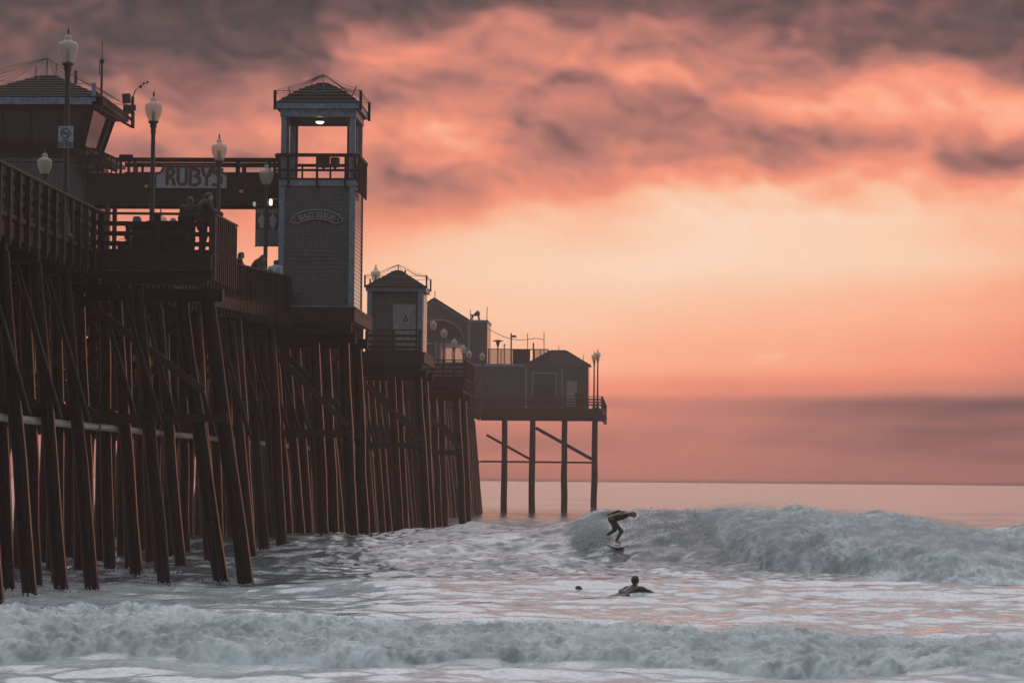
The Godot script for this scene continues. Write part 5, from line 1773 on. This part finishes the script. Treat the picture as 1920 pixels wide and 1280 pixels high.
func make_people() -> void:
	var coat := func(c: String, g := 0.022) -> Array: return ["jacket", c, "ta", g]
	var legs := ["trousers", "jeans", "l", 0.012]
	var shoes := ["shoes", "ink", "f", 0.012]
	var g := "people on the pier"
	person("person in a big dark jacket leaning on the bay's corner railing", Vector3(-12.35, DECK, -74.75), deg_to_rad(-60), 1.03, standing(0.12, "rail", 0.4), [coat.call("dark_coat", 0.06), legs, shoes, ["hair", "hair", "", 0.05]], g)
	person("dark-clad person with long hair standing left of the big dark jacket", Vector3(-12.78, DECK, -75.0), deg_to_rad(-10), 0.97, standing(0.05, "down", 0.2), [coat.call("dark_coat", 0.035), legs, shoes, ["hair", "hair", "", 0.2]], g)
	var s := standing(0.25, "rail", 0.3)
	for k in s:
		if k != "look":
			s[k] -= Vector3(0, 0.46, 0)
	for q in [["l", -1.0], ["r", 1.0]]:
		s["kn" + q[0]] = Vector3(q[1] * 0.14, 0.47, -0.42)
		s["an" + q[0]] = Vector3(q[1] * 0.14, 0.08, -0.4)
		s["to" + q[0]] = Vector3(q[1] * 0.15, 0.035, -0.57)
	person("person in a pale cap sitting at the cleaning table in the bay", Vector3(-13.35, DECK, -76.3), deg_to_rad(160), 0.93, s, [coat.call("brown_coat"), legs, shoes, ["cap", "cap", "", 0.0]], g)
	var seat := thing("stool", "plain stool under the person in the pale cap", "stool", Vector3(-13.35, DECK, -76.3))
	bx(seat, "seat", Vector3(0, 0.34, 0.0), Vector3(0.34, 0.05, 0.34), M.timber)
	for q in [[-1, 1], [1, 1], [-1, -1], [1, -1]]:
		bx(seat, "leg", Vector3(q[0] * 0.13, 0.16, q[1] * 0.13), Vector3(0.04, 0.32, 0.04), M.timber)
	person("person whose dark head shows just right of the near bay", Vector3(-14.2, DECK, -93.6), deg_to_rad(-70), 0.98, standing(0.1, "rail", 0.3), [coat.call("dark_coat"), legs, shoes, ["hair", "hair", "", 0.06]], g)
	person("stooping person in dark hood at the slanting rail below the banner", Vector3(-13.78, DECK, -94.4), deg_to_rad(-90), 0.98, standing(0.35, "rail", 0.9), [coat.call("dark_coat", 0.045), legs, shoes, ["hair", "dark_coat", "", 0.1]], g)
	person("upright person in brown at the slanting rail beneath the banner", Vector3(-13.62, DECK, -95.2), deg_to_rad(-80), 1.0, standing(0.08, "rail", 0.2), [coat.call("brown_coat"), legs, shoes, ["hair", "hair", "", 0.06]], g)
	person("person in a pale jacket next to the tower wall", Vector3(-13.25, DECK, -96.4), deg_to_rad(-20), 0.96, standing(0.05, "down", 0.4), [coat.call("grey_coat", 0.04), legs, shoes, ["hair", "hair", "", 0.08]], g)

	# the surfer, on the face of the breaking wave
	var foot := Vector3(-1.0, sea_h(-1.0, -96.8, false) + 0.02, -96.8)
	var b := thing("surfboard", "pale surfboard under the crouching surfer on the wave face", "surfboard", foot)
	b.basis = Basis.looking_at(Vector3(-0.42, 0.2, -0.8).normalized(), Vector3(0.1, 1, 0.35))
	board(b, 1.95)
	var u := {
		"pelvis": Vector3(0.1, 0.8, -0.05), "belly": Vector3(0.26, 0.89, 0.0), "chest": Vector3(0.5, 0.97, 0.04), "neck": Vector3(0.7, 1.0, 0.06), "head": Vector3(0.86, 0.99, 0.08),
		"look": Vector3(0.8, -0.45, 0.25).normalized(),
		"shl": Vector3(0.58, 1.05, -0.16), "shr": Vector3(0.6, 0.98, 0.22),
		"ell": Vector3(0.32, 1.1, -0.28), "elr": Vector3(0.34, 0.96, 0.32), "wrl": Vector3(0.06, 1.03, -0.22), "wrr": Vector3(0.1, 0.9, 0.28), "hal": Vector3(-0.1, 0.96, -0.2), "har": Vector3(-0.06, 0.85, 0.24),
		"hipl": Vector3(0.1, 0.78, -0.13), "hipr": Vector3(0.12, 0.76, 0.1), "knl": Vector3(0.2, 0.44, -0.2), "knr": Vector3(0.44, 0.4, 0.16),
		"anl": Vector3(-0.16, 0.17, -0.3), "anr": Vector3(0.26, 0.03, 0.3), "tol": Vector3(0.0, 0.11, -0.22), "tor": Vector3(0.4, -0.03, 0.4),
	}
	person("surfer in a dark wetsuit crouching on a board on the wave", foot + Vector3(0, 0.02, 0), 0.0, 1.0, u, [["wetsuit", "wetsuit", "tal", 0.012], ["hair", "hair", "", 0.03]])

	# the paddler, lying on a board with the head raised
	var w := Vector3(-0.05, sea_h(-0.05, -70.0, false) - 0.1, -70.0)
	var pb := thing("surfboard", "surfboard low in the water under the paddling person", "surfboard", w + Vector3(-0.2, -0.02, 0.35))
	pb.basis = Basis.looking_at(Vector3(0.5, 0.02, -0.85).normalized(), Vector3.UP)
	board(pb, 1.9)
	var q := {
		"pelvis": Vector3(-0.3, 0.02, 0.5), "belly": Vector3(-0.2, 0.07, 0.28), "chest": Vector3(-0.06, 0.13, 0.08), "neck": Vector3(0.0, 0.25, -0.03), "head": Vector3(0.02, 0.39, -0.06),
		"look": Vector3(0.5, 0, -0.85).normalized(),
		"shl": Vector3(-0.2, 0.17, -0.04), "shr": Vector3(0.2, 0.17, 0.1), "ell": Vector3(-0.36, 0.1, -0.1), "elr": Vector3(0.38, 0.11, 0.12), "wrl": Vector3(-0.46, 0.02, -0.3), "wrr": Vector3(0.52, 0.06, 0.1), "hal": Vector3(-0.5, -0.06, -0.44), "har": Vector3(0.66, 0.02, 0.06),
		"hipl": Vector3(-0.38, 0.0, 0.5), "hipr": Vector3(-0.22, 0.0, 0.58), "knl": Vector3(-0.6, -0.02, 0.92), "knr": Vector3(-0.46, -0.02, 1.0),
		"anl": Vector3(-0.78, -0.05, 1.3), "anr": Vector3(-0.64, -0.06, 1.38), "tol": Vector3(-0.85, -0.04, 1.44), "tor": Vector3(-0.72, -0.06, 1.52),
	}
	person("person in a dark wetsuit paddling out with head and shoulders up", w, 0.0, 1.0, q, [["wetsuit", "wetsuit", "tal", 0.012], ["hair", "hair", "", 0.03]])
	var sw := standing(0.1, "down", 0.0)
	person("swimmer with only the head out of the water left of the paddler", Vector3(-1.5, sea_h(-1.5, -70.5, false) - 1.66, -70.5), deg_to_rad(20), 0.98, sw, [["wetsuit", "wetsuit", "tal", 0.012], ["hair", "hair", "", 0.03]])
	person("tiny dark figure at the rail before the diner wing", Vector3(-5.55, 9.65, -247.2), 0.0, 1.0, standing(0.1, "rail", 0.2), [coat.call("dark_coat"), legs, shoes, ["hair", "hair", "", 0.05]], g)


func board(parent: Node3D, len: float) -> void:
	var m := MB.new()
	var n := 16
	var up := []
	var rows := []
	for k in n + 1:
		var t := k / float(n)
		var z := lerpf(len / 2.0, -len / 2.0, t)
		var half := 0.27 * pow(sin(PI * clampf(0.06 + t * 0.94, 0.0, 1.0)), 0.55) + 0.004
		var rock := 0.16 * pow(t, 4.0) + 0.04 * pow(1.0 - t, 3.0)
		rows.append([Vector3(-half, rock, z), Vector3(-half * 0.6, rock + 0.035, z), Vector3(half * 0.6, rock + 0.035, z), Vector3(half, rock, z), Vector3(half * 0.6, rock - 0.03, z), Vector3(-half * 0.6, rock - 0.03, z)])
	for k in n:
		for s in 6:
			m.quad(rows[k][s], rows[k + 1][s], rows[k + 1][(s + 1) % 6], rows[k][(s + 1) % 6])
	part(parent, "deck", m.mesh(), M.board)
	for x in [-0.12, 0.0, 0.12]:
		var f := MB.new()
		f.prism(PackedVector2Array([Vector2(0, 0), Vector2(0.12, 0), Vector2(0.03, -0.12), Vector2(0.0, -0.11)]), -0.004, 0.004)
		part(parent, "fin", f.mesh(), M.ink, Vector3(x, 0.0, len / 2.0 - 0.16), Basis(Vector3.UP, PI / 2))


func _ready() -> void:
	set_the_stage()
	materials()
	make_pier()
	make_tower()
	make_bridge()
	make_lifeguard()
	make_hut()
	make_diner()
	make_lamps()
	make_bay_things()
	make_sea()
	make_surf()
	make_people()
	var mist := FogVolume.new()
	mist.name = "sea_mist"
	mist.size = Vector3(160, 34, 276)
	mist.position = Vector3(0, 14, -134)
	var fm := FogMaterial.new()
	fm.density = 0.0009
	fm.albedo = lin(0.95, 0.66, 0.56)
	mist.material = fm
	add_child(mist)
	tag(mist, "thin salt haze hanging over the surf and the pier", "haze", "", "stuff")
